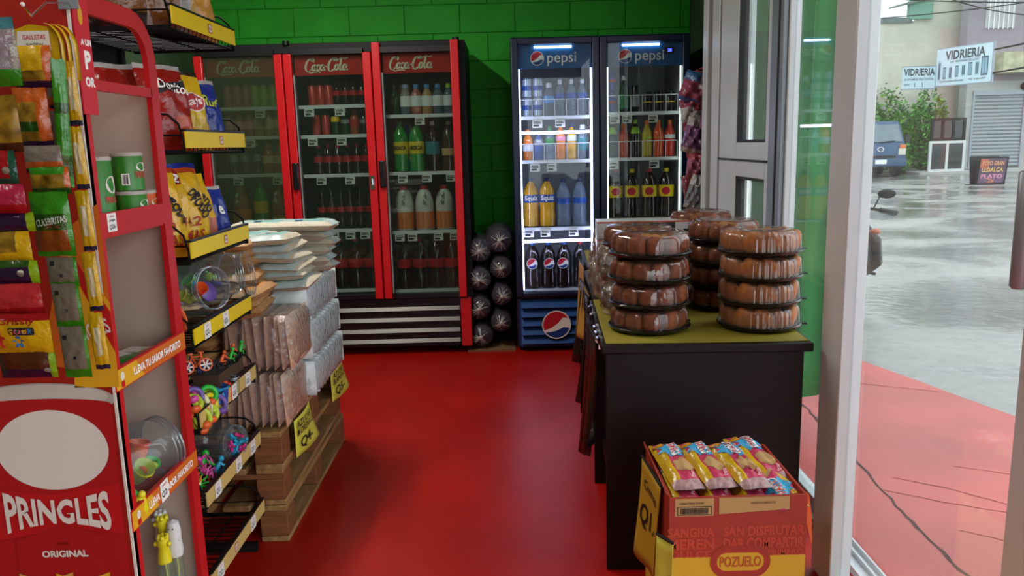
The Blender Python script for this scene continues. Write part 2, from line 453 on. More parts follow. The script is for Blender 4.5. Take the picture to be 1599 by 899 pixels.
C = dict(red=mat('label_red', '#b3121c', .4), yellow=mat('label_yellow', '#e6c80f', .45), white=mat('label_white', '#dfe3e6', .45), blue=mat('label_blue', '#1d4fa0', .4),
         dblue=mat('cap_dark_blue', '#142a5e', .4), lime=mat('label_lime', '#9fd02a', .4), green=mat('label_green', '#1d7a34', .4), teal=mat('label_teal', '#2a7f86', .45),
         orange=mat('label_orange', '#d9701c', .45), beige=mat('label_beige', '#c9a878', .5), sky=mat('cap_sky', '#4b93cf', .4), black=mat('label_black', '#121214', .35),
         grey=mat('label_grey', '#8c9096', .35, metal=.4), pink=mat('label_pink', '#d8869a', .4))
LQ = dict(cola=M_cola, tea=M_tea, water=M_water, green=liquid('green_soda', '#0f8a2e'), dgreen=clear('dark_green_bottle', '#2c6b43', .9, body=.55, bodycol='#17502b'), orange=liquid('orange_drink', '#e0791a'),
          amber=liquid('amber_drink', '#d9a01e'), yell=liquid('yellow_drink', '#b9a51c'), redd=liquid('red_drink', '#c8321e'), peach=liquid('peach_drink', '#d9572a'), milk=mat('milk_white', '#cfcfc6', .35),
          redcan=mat('red_can', '#c23a34', .3, metal=.2), silver=mat('silver_can', '#b9c6d2', .28, metal=.5), bluecan=mat('blue_can', '#1f3f9c', .3, metal=.3), blackcan=mat('black_can', '#131313', .25, metal=.3),
          pinkcan=mat('pink_can', '#a8505a', .4), limecan=mat('lime_can', '#8aa040', .4), carton=mat('carton_blue', '#2c4f93', .45), juice=liquid('pale_juice', '#b08a5a'), rose=liquid('rose_juice', '#b5665e'), dkorange=liquid('orange_jug', '#a24a1c'))
SH = []
def row(items, x0, x1, y, z, shelf, door, xs=None):
    n = len(items)
    for i, (desc, args, kw) in enumerate(items):
        t = bottle(*args, **kw)
        x = xs[i] if xs else x0 + (x1 - x0) * (i + .5) / n
        t.location = (x, y, z); t.rotation_euler = (0, 0, random.Random(i + int(z * 99)).uniform(-.25, .25) if not kw.get('text') else 0)
        t['label'] = f'{desc}, {ORD[i]} from left, {shelf} shelf, {door}'; t['group'] = f'drinks on the {shelf} shelf of the {door}'

# ---------------------------------------------------------------- cola fridge with three doors
def script_strokes():
    """flowing script wordmark as centre lines with widths: big C, o, c, a, dash, big C, o, l, a"""
    out = []
    def arc(cx, cy, rx, ry, a0, a1, n=18, wd=.055, sl=.28):
        p = []
        for i in range(n):
            a = R(a0 + (a1 - a0) * i / (n - 1)); x = cx + rx * math.cos(a); y = cy + ry * math.sin(a)
            t_ = wd * 1.45 * (.5 + .5 * abs(math.cos(a)))
            p.append((x + sl * y, y, t_))
        out.append(p)
    def line(pts, wd=.05): out.append([(x + .28 * y, y, wd * 1.3) for x, y in pts])
    arc(.22, .38, .25, .45, 40, 318); arc(.40, .72, .10, .13, 200, -60, 10, .04)
    line([(.36, .06), (.2, -.10), (.45, -.17), (.75, -.12), (1.05, -.10), (1.2, -.16)], .03)
    arc(.62, .20, .13, .20, 0, 360); arc(.93, .20, .13, .20, 50, 320); arc(1.22, .20, .13, .20, 20, 340)
    line([(1.36, .38), (1.34, .12), (1.40, .01), (1.50, .06)]); line([(1.50, .26), (1.66, .28)], .04)
    arc(1.92, .38, .25, .45, 40, 318); arc(2.09, .72, .12, .14, 200, -40, 10, .04)
    line([(2.16, .62), (2.5, .88), (2.8, .80), (3.0, .86)], .03)
    arc(2.30, .20, .13, .20, 0, 360); line([(2.52, .86), (2.53, .45), (2.55, .08), (2.62, .0), (2.70, .08)], .06)
    arc(2.90, .20, .13, .20, 20, 340); line([(3.05, .38), (3.02, .12), (3.08, .01), (3.18, .06)])
    return out
def script_mark(parent, M, w, m, name='lettering', world=False):
    b = MB(); b.T = M; k = w / 3.3
    for st in script_strokes():
        vs = []
        for i, (x, y, t_) in enumerate(st):
            x0, y0, _ = st[max(0, i - 1)]; x1, y1, _ = st[min(len(st) - 1, i + 1)]
            d = math.hypot(x1 - x0, y1 - y0) or 1; nx, ny = -(y1 - y0) / d, (x1 - x0) / d
            vs += [((x + nx * t_ - 1.65) * k, (y + ny * t_ - .34) * k, 0), ((x - nx * t_ - 1.65) * k, (y - ny * t_ - .34) * k, 0)]
        b.add(vs, [(2 * i, 2 * i + 1, 2 * i + 3, 2 * i + 2) for i in range(len(st) - 1)])
    return obj(name, b, m, parent, world=world, smooth=False)

M_fdoor = clear('fridge_glass', '#dfe6e2', 0.8, body=0.025, bodycol='#8a9a8c', f0=0.035, rough=0.01, smear=0.05)
M_ffog = clear('foggy_fridge_glass', '#d0d8d0', 0.8, body=0.16, bodycol='#5c6a50', f0=0.04, rough=0.10, smear=0.12)
M_wire = mat('white_wire', '#d9dde0', .35)
M_inner = mat('fridge_inner', '#4a5050', .5)  # dark grey carries the dimness of the unlit cabinet interior
M_slat = mat('silver_slat', '#56544f', .4, metal=.5)
def tagmesh(): 
    b = MB(); b.box(-.032, .032, -.001, .001, -.05, 0); b.box(-.026, .02, -.0018, -.001, -.016, -.010, 1); b.box(-.026, .024, -.0018, -.001, -.024, -.019, 1); b.box(-.026, .01, -.0018, -.001, -.043, -.030, 1)
    return b
_tag = None
def price_tag(parent, x, y, z, rz=0.0):
    global _tag
    if _tag is None:
        o = obj('price_tag', tagmesh(), [mat('tag_card', '#cfd0cb', .6), M_ink], parent, smooth=False); _tag = o.data
    else:
        o = bpy.data.objects.new('price_tag', _tag); COL.objects.link(o); o.parent = parent; CH.setdefault(parent.name, []).append(o)
    o.location = Vector((x, y, z)) - _origin(parent); o.rotation_euler = (R(-8), 0, rz)

XE = [-1.985, -1.414, -0.847, -0.285]; YF = 5.235
fr = thing('drinks_fridge', 'black three-door fridge with red door frames and red script headers at the green wall', 'fridge', (-1.135, 5.55, 0))
b = MB(); b.box(XE[0], XE[0] + .03, 5.29, 5.9, .06, 2.07); b.box(XE[3] - .03, XE[3] + .035, 5.29, 5.9, .06, 2.07); b.box(XE[0], XE[3], 5.87, 5.9, .06, 2.07)
b.box(XE[0], XE[3], 5.29, 5.9, 2.04, 2.07); b.box(XE[0], XE[3], 5.29, 5.9, .36, .40); b.box(XE[0], XE[3], 5.33, 5.9, .06, .36)
for x in XE[1:3]: b.box(x - .02, x + .02, 5.29, 5.87, .4, 2.04)
b.box(XE[0], XE[3], 5.26, 5.29, 2.005, 2.07)
obj('cabinet', b, M_dark, fr, world=True, bevel=.003)
b = MB(); b.box(XE[0] + .03, XE[3] - .03, 5.86, 5.869, .4, 2.04); obj('inner_back', b, M_inner, fr, world=True)
b = MB(); b.box(XE[0], XE[3] - .05, 5.25, 5.33, .055, .385); obj('grille_panel', b, M_black, fr, world=True)
for z in (.094, .166, .242, .317):
    b = MB(); b.T = T(0, 0, 0); b.add([(XE[0] + .02, 5.232, z - .011), (XE[3] - .06, 5.232, z - .011), (XE[3] - .06, 5.249, z + .013), (XE[0] + .02, 5.249, z + .013), (XE[0] + .02, 5.25, z - .014), (XE[3] - .06, 5.25, z - .014)],
          [(0, 1, 2, 3), (0, 4, 5, 1)]); b.box(XE[0] + .02, XE[3] - .06, 5.2385, 5.2505, z - .012, z - .008)
    obj('grille_slat', b, M_slat, fr, world=True)
b = MB(); b.box(XE[3] - .05, XE[3] + .02, 5.235, 5.33, .05, .385); obj('side_post', b, M_red, fr, world=True, bevel=.004)
for x in (XE[0] + .1, XE[3] - .1):
    for y in (5.4, 5.8):
        b = MB(); b.cyl((x, y, 0), (x, y, .062), .025); obj('foot', b, M_black, fr, world=True)
for x in (XE[1] + .02, XE[3] - .02):
    b = MB(); b.cyl((x, 5.26, 2.06), (x, 5.26, 2.085), .022); obj('hinge', b, M_black, fr, world=True)
SHZ = [[1.678, 1.49, 1.245, .864, .453], [1.678, 1.487, 1.231, .864, .453], [1.605, 1.232, .84, .44]]
for i in range(3):
    x0, x1 = XE[i] + .004, XE[i + 1] - .004
    fw = .052
    b = MB(); b.box(x0, x0 + fw, YF - .02, YF + .045, .395, 2.0 + .06 * (i == 2)); b.box(x1 - fw, x1, YF - .02, YF + .045, .395, 2.0 + .065 * (i == 2))
    d = obj('door', b, M_red, fr, world=True, bevel=.005)
    for za_, zb_ in ((1.995, 2.03), (.395, .425)):
        b = MB(); b.box(x0 + fw, x1 - fw, YF - .012, YF + .04, za_, zb_); obj('door_rail', b, M_black, d, world=True)
    b = MB(); b.box(x0 + fw, x1 - fw, YF + .005, YF + .012, .425, 1.995); obj('door_glass', b, M_ffog if i == 0 else M_fdoor, d).data.transform(T(*(-fr.location)))
    b = MB(); b.box(x0 + fw + .004, x0 + fw + .012, YF - .005, YF + .04, .43, 1.87); obj('gasket', b, mat('gasket_grey', '#7c8084', .5), d).data.transform(T(*(-fr.location)))
    if i:
        b = MB(); b.box(x0 + .012, x0 + .052, YF - .043, YF - .02, 1.14, 1.315); obj('handle', b, M_black, d, bevel=.006).data.transform(T(*(-fr.location)))
    b = MB(); b.box(x0 + fw + .01, x1 - fw - .005, YF + .03, YF + .05, 1.868, 1.992); hd = obj('header_panel', b, mat('header_red', '#c02018', .5, spec=.2), fr, world=True)
    script_mark(hd, T(*(-fr.location)) @ T((x0 + x1) / 2 - .01 - .02 * (i == 2), YF + .028, 1.928) @ FRONT, .285, mat('script_cream', '#e6dcc0', .5))
    for z in SHZ[i]:
        b = MB(); b.box(x0 + fw, x1 - fw, 5.30, 5.84, z - .008, z - .003); b.box(x0 + fw + .01, x1 - fw - .005, 5.292, 5.302, z - .018, z + .004, 1)
        obj('shelf', b, [mat('shelf_grey', '#55595c', .5), M_wire], fr, world=True)
b = MB(); b.cyl((XE[2] - .035, YF - .03, 1.16), (XE[2] - .035, YF - .03, 1.20), .011); b.box(XE[2] - .05, XE[2] - .02, YF - .028, YF - .02, 1.13, 1.22); obj('lock', b, M_chrome, fr, world=True)
for x, z in ((-1.28, 1.66), (-1.08, 1.66), (-1.27, 1.47), (-1.08, 1.47), (-1.23, 1.215), (-1.04, 1.215), (-1.17, .848), (-1.06, .848), (-.96, .848), (-.56, 1.588), (-.69, 1.215), (-.53, 1.215), (-.37, 1.215),
             (-.73, .824), (-.645, .824), (-.47, .824), (-.36, .824), (-1.6, 1.66), (-1.68, 1.47), (-1.78, 1.225), (-1.52, 1.225)):
    price_tag(fr, x, 5.285, z, 0.0)
RF = 'red fridge'
cokeS = ('slim', .031, .20, M_cola, C['red'], C['red'], (.40, .60)); cokeB = ('big', .054, .345, M_cola, C['red'], C['red'], (.42, .60))
dr = 'middle door of red fridge'
row([('tall red soda can', ('can', .028, .135, LQ['redcan']), {})] * 3 + [('cola bottle with red label', ('round', .027, .165, M_cola, C['black'], C['red'], (.40, .58)), {})] * 4, -1.30, -.915, 5.37, 1.678, 'top', dr)
row([('tall red soda can', ('can', .027, .135, LQ['redcan']), {})] * 2 + [('small green bottle with yellow label', ('slim', .029, .175, LQ['dgreen'], C['yellow'], C['yellow'], (.5, .7)), {}), ('green bottle with pale label', ('slim', .029, .17, LQ['dgreen'], C['white'], C['white'], (.45, .6)), {}),
     ('orange bottle with red label', ('round', .032, .165, LQ['dkorange'], C['red'], C['red'], (.35, .6)), {}), ('dark bottle with grey label', ('slim', .027, .165, M_cola, C['black'], C['grey'], (.45, .6)), {})], -1.29, -.91, 5.37, 1.487, 'second', dr)
row([('small cola bottle with red label', cokeS, {})] * 6, -1.29, -.905, 5.37, 1.231, 'third', dr)
row([('glass cola bottle with red label', ('glass', .029, .27, M_cola, C['black'], C['red'], (.42, .55)), {})] * 6, -1.29, -.905, 5.37, .864, 'fourth', dr)
row([('big cola bottle with red label', cokeB, {})] * 4, -1.32, -.885, 5.37, .453, 'bottom', dr)
dr = 'right door of red fridge'
wl = lambda cap, l='water': ('round', .036, .20, LQ[l], C[cap], C['white'], (.28, .62))
row([('clear bottle with dark cap', ('round', .036, .20, LQ['dgreen'], C['black'], None), {}), ('clear juice bottle with blue cap', wl('sky'), {}), ('rose juice bottle with blue cap', wl('sky', 'rose'), {}), ('amber juice bottle with blue cap', wl('sky', 'juice'), {}),
     ('clear juice bottle with blue cap', wl('sky'), {}), ('pale green bottle with white label', wl('lime', 'water'), {})], -.765, -.335, 5.37, 1.605, 'top', dr)
row([('big green bottle with yellow label', ('big', .052, .335, LQ['green'], C['green'], C['yellow'], (.36, .60)), dict(text='BESCA', tm=M_ink)), ('big green bottle with yellow label', ('big', .052, .335, LQ['green'], C['green'], C['yellow'], (.36, .60)), dict(text='BESCA', tm=M_ink)),
     ('dark bottle with teal label', ('big', .048, .33, M_cola, C['white'], C['teal'], (.34, .6)), {}), ('brown juice bottle with beige label', ('big', .05, .33, liquid('brown_juice', '#4a2c1e'), C['beige'], C['beige'], (.32, .46)), {})], -.76, -.33, 5.38, 1.232, 'second', dr)
row([('white juice jug with orange label', ('jug', .062, .30, LQ['milk'], C['red'], C['orange'], (.04, .42)), {})] * 3, -.77, -.36, 5.39, .84, 'third', dr)
row([('big cola bottle with red label', cokeB, {})] * 4, -.775, -.335, 5.37, .44, 'bottom', dr)
dr = 'left door of red fridge'
row([('pink soda can', ('can', .03, .15, LQ['pinkcan']), {})] * 3 + [('lime soda can', ('can', .03, .15, LQ['limecan']), {})] * 3, -1.86, -1.50, 5.37, 1.678, 'top', dr)
row([('rose juice bottle with red cap', ('round', .033, .17, LQ['rose'], C['red'], C['pink'], (.3, .6)), {})] * 3 + [('amber juice bottle with orange cap', ('round', .036, .175, LQ['juice'], C['orange'], C['beige'], (.3, .6)), {})] * 3, -1.87, -1.475, 5.37, 1.49, 'second', dr)
row([('dark bottle with silver label', ('slim', .033, .21, M_cola, C['grey'], C['grey'], (.4, .62)), {})] * 3 + [('orange bottle with brown label', ('round', .042, .20, LQ['dkorange'], C['orange'], C['beige'], (.35, .6)), {})] * 2, -1.87, -1.475, 5.37, 1.245, 'third', dr)
row([('orange juice jug with orange cap', ('jug', .058, .30, LQ['dkorange'], C['orange'], C['orange'], (.1, .5)), {}), ('big green bottle with yellow label', ('big', .05, .33, LQ['green'], C['green'], C['yellow'], (.36, .6)), {}), ('orange juice jug with yellow band', ('jug', .058, .31, LQ['dkorange'], C['orange'], C['yellow'], (.1, .3)), {}),], -1.87, -1.475, 5.38, .864, 'fourth', dr)

# ---------------------------------------------------------------- two blue-headed glass fridges with lit strips
M_navy = mat('navy_enamel', '#0d1a3a', .35, noise=.1); M_hblue = mat('header_blue', '#145a94', .4)
M_led_refl = mat('led_and_reflection_cool', '#cdd2ff', .5, emit=9); M_ledw = mat('led_soft', '#e2f6ea', .5, emit=3.5)  # the cool one also glows as the reflected strips
M_pin = mat('fridge_inner_pale', '#b4b8bc', .6)
M_pglass = clear('lit_fridge_glass', '#f2f6f6', .6, body=.012, bodycol='#aaaabb', f0=.03, rough=.01)
def pfridge(x0, x1, label, lit, shz, hdr_text_dx, cx):
    t = thing('drinks_fridge', label, 'fridge', ((x0 + x1) / 2, 5.55, 0), group='blue header fridges')
    b = MB(); b.box(x0, x0 + .03, 5.25, 5.9, .03, 2.07); b.box(x1 - .03, x1, 5.25, 5.9, .03, 2.07); b.box(x0, x1, 5.87, 5.9, .03, 2.07); b.box(x0, x1, 5.25, 5.9, 2.04, 2.07); b.box(x0, x1, 5.25, 5.9, .36, .40); b.box(x0, x1, 5.26, 5.9, .03, .36)
    obj('cabinet', b, M_navy, t, world=True, bevel=.004)
    b = MB(); b.box(x0 + .03, x1 - .03, 5.855, 5.869, .4, 2.04); b.box(x0 + .03, x0 + .036, 5.27, 5.86, .4, 2.04); b.box(x1 - .036, x1 - .03, 5.27, 5.86, .4, 2.04); obj('inner_liner', b, M_pin, t, world=True)
    b = MB(); b.box(x0, x0 + .045, 5.2, 5.25, .385, 2.06); b.box(x1 - .045, x1, 5.2, 5.25, .385, 2.06); b.box(x0 + .045, x1 - .045, 5.2, 5.25, 2.02, 2.06); b.box(x0 + .045, x1 - .045, 5.2, 5.25, .385, .415)
    d = obj('door', b, M_navy, t, world=True, bevel=.005)
    off = T(*(-t.location))
    b = MB(); b.box(x0 + .045, x1 - .045, 5.222, 5.229, .415, 2.02); obj('door_glass', b, M_pglass, d).data.transform(off)
    b = MB(); b.box(x0 + .045, x1 - .045, 5.236, 5.25, 1.872, 2.02); hd = obj('header_panel', b, M_hblue, t, world=True)
    lettering('pepsi', M_wtext, hd, off @ T(cx + .052, 5.2345, 1.928) @ FRONT, w=.185, bold=.004)
    flat('emblem', GLOBE, [M_wtext, mat('emblem_red', '#c3202f', .4), mat('emblem_blue', '#123a86', .4)], hd, off @ T(cx - .105, 5.2345, 1.935) @ FRONT @ Matrix.Scale(.044, 4))
    b = MB(); b.box(cx - .125, cx + .115, 5.226, 5.234, 1.998, 2.010); obj('header_lamp', b, mat('lamp_cool', '#cfeaff', .5, emit=6), t, world=True)
    m = M_led_refl if lit else M_ledw; wd = .008 if lit else .006
    for x in (x0 + .052, x1 - .052):
        b = MB(); b.box(x - wd / 2, x + wd / 2, 5.232, 5.24, .43, 1.868); obj('light_or_reflection_strip', b, m, t, world=True)
    if lit:
        for z in (1.467, .757):
            b = MB(); b.box(x0 + .055, x1 - .055, 5.232, 5.24, z - .009, z + .009); obj('light_or_reflection_strip', b, m, t, world=True)  # bars standing for strips reflected in the door glass, made to glow
    for k, z in enumerate(shz):
        b = MB(); b.box(x0 + .05, x1 - .05, 5.30, 5.85, z - .007, z - .003)
        b.box(x0 + .05, x1 - .05, 5.288, 5.3, z - .022, z, 1)
        if k < 2:
            b.tube([(x0 + .055, 5.29, z + .105), (x1 - .055, 5.29, z + .105)], .0028, 5, mi=1)
            for q in range(7):
                xx = x0 + .057 + (x1 - x0 - .114) * q / 6; b.tube([(xx, 5.29, z), (xx, 5.29, z + .105)], .0025, 5, mi=1)
        obj('shelf', b, [mat('shelf_pale', '#9ba0a4', .5), M_wire], t, world=True)
    # louvred kick panel with the round emblem, five louvres
    b = MB(); b.box(x0 + .02, x1 - .02, 5.24, 5.26, .03, .36); obj('kick_panel', b, mat('kick_blue', '#123c78', .4), t, world=True)
    for k in range(5):
        z = .06 + k * .062
        b = MB(); b.add([(x0 + .03, 5.2, z), (x1 - .03, 5.2, z), (x1 - .03, 5.24, z + .05), (x0 + .03, 5.24, z + .05), (x0 + .03, 5.24, z - .004), (x1 - .03, 5.24, z - .004)], [(0, 1, 2, 3), (0, 4, 5, 1), (0, 3, 4), (1, 5, 2)])
        obj('louvre', b, mat('louvre_blue', '#174a8e', .4), t, world=True)
    flat('emblem', GLOBE, [M_wtext, mat('emblem_red', '#c3202f', .4), mat('emblem_blue', '#123a86', .4)], t, off @ T(cx - .01, 5.197, .19) @ FRONT @ Matrix.Scale(.098, 4))
    for x in (x0 + .06, x1 - .06):
        for y in (5.32, 5.82):
            b = MB(); b.cyl((x, y, 0), (x, y, .035), .022); obj('foot', b, M_black, t, world=True)
    return t
p1 = pfridge(.045, .61, 'navy single-door fridge with bright white light strips and reflected strips beside the water bags', True, [1.575, 1.29, .842, .42], 0, .32)
p2 = pfridge(.615, 1.19, 'navy single-door fridge with small blue digital display nearest the window', False, [1.588, 1.292, .89, .47], 0, .885)
b = MB(); b.box(1.035, 1.095, 5.23, 5.236, 1.945, 1.985); dd = obj('display', b, M_black, p2, world=True)
lettering('28', mat('digit_blue', '#3a4cff', .5, emit=3), dd, T(*(-p2.location)) @ T(1.065, 5.2285, 1.966) @ FRONT, h=.02)
for x, z in ((.21, 1.55), (.36, 1.55), (.19, 1.265), (.30, 1.265)): price_tag(p1, x, 5.283, z)
for x, z in ((.14, .83), (.25, .83), (.44, .83)): price_tag(p1, x, 5.283, z)
for x, z in ((.72, 1.565), (.80, 1.565), (.97, 1.565), (.71, 1.268), (.98, 1.268)): price_tag(p2, x, 5.283, z)
dr = 'left navy fridge'
can = ('can', .033, .122, LQ['silver'], None, C['blue'], (.35, .6))
row([('lower silver and blue can of a pair', can, {})] * 2 + [('clear water bottle with white cap', ('round', .037, .215, LQ['water'], C['white'], C['sky'], (.4, .6)), {})] + [('clear soda bottle with blue label', ('slim', .033, .235, LQ['water'], C['white'], C['blue'], (.45, .62)), {})] * 3, .11, .55, 5.36, 1.575, 'top', dr)
for i in range(2):
    t = bottle(*can); t.location = (.147 + i * .0733, 5.36, 1.7); t['label'] = f'upper silver and blue can standing on the {ORD[i]} can, top shelf, {dr}'; t['group'] = 'cans stacked on the top shelf'
def sq(txt): return dict(text=txt)
row([('orange drink carton bottle with blue label', ('round', .034, .2, LQ['orange'], C['orange'], C['white'], (.3, .5)), {}), ('dark blue drink bottle', ('round', .034, .185, LQ['carton'], C['dblue'], C['grey'], (.5, .75)), {}), ('green-labelled clear soda bottle', ('slim', .033, .22, LQ['water'], C['green'], C['green'], (.45, .65)), {}),
     ('tall orange soda bottle with red cap', ('slim', .033, .245, LQ['orange'], C['red'], C['pink'], (.5, .62)), {}), ('amber juice bottle with blue cap', ('slim', .033, .24, LQ['amber'], C['dblue'], C['white'], (.5, .66)), {}), ('clear bottle with pale green label', ('round', .034, .225, LQ['water'], C['white'], C['teal'], (.25, .62)), {})], .11, .55, 5.36, 1.29, 'second', dr)
row([('big orange drink bottle with blue label', ('big', .054, .33, LQ['amber'], C['dblue'], C['blue'], (.50, .66)), sq('Squiz'))] * 2 + [('big clear soda bottle with blue label', ('big', .047, .32, LQ['water'], C['dblue'], C['blue'], (.48, .60)), {})] * 2, .105, .545, 5.37, .842, 'third', dr)
row([('big cola bottle with round emblem', ('big', .053, .32, M_cola, C['blue'], C['black'], (.42, .66)), dict(badge=GLB))] * 3 + [('big cola bottle with red cap', ('big', .05, .32, M_cola, C['red'], C['black'], (.42, .66)), {})], .105, .545, 5.37, .42, 'bottom', dr)
dr = 'right navy fridge'
eng = ('can', .027, .135, LQ['bluecan'], None, C['red'], (.42, .55))
row([('lower blue and red energy can', eng, {}), ('green bottle with white cap', ('slim', .034, .235, LQ['dgreen'], C['white'], C['green'], (.1, .5)), {}), ('tall dark can with copper lid', ('can', .028, .175, LQ['blackcan'], None, C['grey'], (.2, .6)), {})] + [('short black can with gold mark', ('can', .032, .13, LQ['blackcan'], None, C['yellow'], (.45, .5)), {})] * 3, .675, 1.135, 5.36, 1.588, 'top', dr)
t = bottle(*eng); t.location = (.713, 5.36, 1.726); t['label'] = 'upper blue and red energy can of a pair, top shelf, right navy fridge'; t['group'] = 'cans stacked on the top shelf'
row([('dark green bottle with lime label', ('slim', .034, .25, LQ['dgreen'], C['lime'], C['lime'], (.62, .8)), {}), ('orange soda bottle', ('round', .036, .225, LQ['peach'], C['orange'], None), {}), ('dark bottle with lime label', ('slim', .034, .25, LQ['cola'], C['lime'], C['lime'], (.62, .8)), {}), ('yellow juice bottle with orange cap', ('slim', .036, .24, LQ['yell'], C['orange'], C['lime'], (.5, .54)), {}), ('orange juice bottle with orange cap', ('slim', .036, .24, LQ['peach'], C['orange'], C['orange'], (.5, .54)), {}), ('red juice bottle with orange cap', ('slim', .036, .24, LQ['redd'], C['orange'], C['white'], (.5, .6)), {})], .675, 1.135, 5.36, 1.292, 'second', dr)
row([('big dark tea bottle with yellow label', ('big', .052, .325, LQ['tea'], C['red'], C['yellow'], (.42, .66)), dict(badge=LIPT)), ('big dark tea bottle with yellow label', ('big', .052, .325, LQ['tea'], C['yellow'], C['yellow'], (.42, .66)), dict(badge=LIPT))] * 2, .675, 1.135, 5.37, .89, 'third', dr)
# ---------------------------------------------------------------- red chip display stand (front panel faces the aisle's near end, shelves face right)
M_sred = mat('stand_red', '#b8191c', .38, noise=.05); M_sred2 = mat('stand_bright_red', '#c8202c', .4); M_sback = mat('stand_back', '#b09c8c', .6)
M_panel = mat('panel_red', '#9e1d12', .42, noise=.05, nscale=3); M_porange = mat('panel_orange', '#c8651a', .45); M_pyel = mat('panel_yellow', '#d7a01e', .45)
M_cream = mat('print_cream', '#d9d2c6', .5); M_dred = mat('print_dark_red', '#7d0f10', .45); M_grey = mat('lid_grey', '#a8a298', .45)
st = thing('snack_display_stand', 'tall red cardboard snack stand with shelves facing the aisle and large can print', 'display stand', (-.98, 1.67, 0))
off = T(*(-st.location))
XS = -.785
b = MB(); b.box(-1.45, XS, 1.5, 1.516, 0, 1.95); fp = obj('front_panel', b, M_panel, st, world=True)
b = MB(); b.box(XS - .004, XS + .001, 1.4985, 1.502, 0, 1.95); obj('panel_edge', b, M_cream, st, world=True)
b = MB(); b.box(-1.07, -1.055, 1.516, 1.85, 0, 1.9); obj('back_panel', b, M_sback, st, world=True)
b = MB(); b.box(-1.055, XS - .004, 1.833, 1.845, 0, 1.55); obj('end_panel', b, M_sback, st, world=True)
# stiles, arch and crossbar of the open side as one frame
b = MB()
def sideprism(b, pts, x0, x1, mi=0):
    n = len(pts); vs = [(x1, y, z) for y, z in pts] + [(x0, y, z) for y, z in pts]
    fs = [(i, (i + 1) % n, n + (i + 1) % n, n + i) for i in range(n)]
    return vs, fs
outer = [(1.50, 0.0), (1.845, 0.0), (1.845, 1.58)] + [(1.745 + .10 * math.cos(R(a)), 1.595 + .105 * math.sin(R(a))) for a in range(10, 91, 16)] + [(1.50, 1.70)]
inner = [(1.532, 0.0), (1.806, 0.0), (1.806, 1.58)] + [(1.742 + .064 * math.cos(R(a)), 1.595 + .068 * math.sin(R(a))) for a in range(10, 91, 16)] + [(1.532, 1.663)]
for x in (XS, XS - .012):
    n = len(outer); vs = [(x, y, z) for y, z in outer] + [(x, y, z) for y, z in inner]
    b.add(vs, [(i, i + 1, n + i + 1, n + i) for i in range(1, n - 1)] + [(n - 1, 0, n, 2 * n - 1)])
for p in (outer, inner):
    n = len(p); b.add([(XS, y, z) for y, z in p] + [(XS - .012, y, z) for y, z in p], [(i, i + 1, n + i + 1, n + i) for i in range(1, n - 1)])
b.box(XS - .012, XS, 1.53, 1.81, 1.522, 1.542)
obj('side_frame', b, M_sred, st, world=True)
b = MB(); b.box(XS + .0005, XS + .004, 1.505, 1.558, 1.475, 1.79); fl = obj('header_flap', b, M_sred2, st, world=True)
flat('printed_dot', [(oval(20, .008, .018), 0)], M_pyel, fl, off @ T(XS + .0045, 1.528, 1.655) @ RIGHT)
for s_, z, h in (('A UN', 1.607, .012), ('P', 1.575, .034), ('OR', 1.535, .018)):
    lettering(s_, M_wtext, fl, off @ T(XS + .0046, 1.538, z) @ RIGHT, h=h, bold=.05)
for z, txt in ((1.288, 0), (.982, 1), (.684, 1)):
    b = MB(); b.box(-1.055, XS - .004, 1.516, 1.835, z - .05, z - .042); obj('shelf', b, M_sred, st, world=True)
    b = MB(); b.box(XS - .006, XS + .002, 1.50, 1.845, z - .046, z)
    if txt: b.box(XS + .002, XS + .0026, 1.503, 1.843, z - .044, z - .004, 1)
    lip = obj('shelf_lip', b, [M_sred, M_porange if txt else M_sred], st, world=True)
    if txt:
        flat('printed_band', [([(-.17, -.02), (-.05, -.02), (-.08, .02), (-.17, .02)], 0), (oval(16, .008, .009, cx=-.143, cy=.004), 1), (rrect(.014, .012, .002, cx=-.143, cy=-.012), 2)], [M_pyel, M_cream, M_sred], lip, off @ T(XS + .003, 1.673, z - .024) @ RIGHT)
        lettering('LLEVA TU SABOR FAVORITO', M_wtext, lip, off @ T(XS + .0036, 1.695, z - .024) @ RIGHT, w=.235, h=.017, bold=.03)
# front panel print: oversized snack can, plain pale oval, big wordmark
pc = T(-.922, 1.4985, 0) @ FRONT
body = [(-.145, .30), (.115, .30), (.135, .905)] + oval(9, .145, .018, 0, PI, 0, .905)[1:-1] + [(-.145, .905)]
flat('can_print', [(oval(36, .148, .036, cx=-.012, cy=.925), 1), (oval(30, .136, .027, cx=-.012, cy=.931), 3), ([(-.145, .3), (.122, .3), (.128, .915), (-.150, .915)], 0), (oval(30, .139, .014, cx=-.011, cy=.915), 0),
     (oval(40, .112, .084, cx=-.0, cy=.822), 2), ([(-.145, .742), (-.01, .728), (.124, .748), (.124, .64), (0, .655), (-.145, .628)], 4), ([(-.1, .3), (-.1, .628), (0, .665), (.095, .632), (.095, .3)], 5)],
     [mat('can_print_red', '#a8171b', .4), M_grey, M_cream, mat('lid_inner_pale', '#c2bcb0', .4), M_sred, mat('can_print_red2', '#a5181a', .4)], fp, off @ pc)  # paler inner oval belongs to the printed lid
wp = lambda x, y, z: (x, y * (1 + 38 * x * x) + .006 * (1 - (x / .106) ** 2) * (1 if y < 0 else -.9), .006)
lettering('PRINGLES', M_cream, fp, off @ pc @ T(-.004, .692, 0), w=.212, h=.064, bold=.03, warp=wp)
lettering('SUPER', M_dred, fp, off @ pc @ T(-.002, .622, .005), w=.026, h=.006, bold=.03)
lettering('ORIGINAL', M_cream, fp, off @ pc @ T(-.001, .600, .005), w=.094, h=.015, bold=.04)
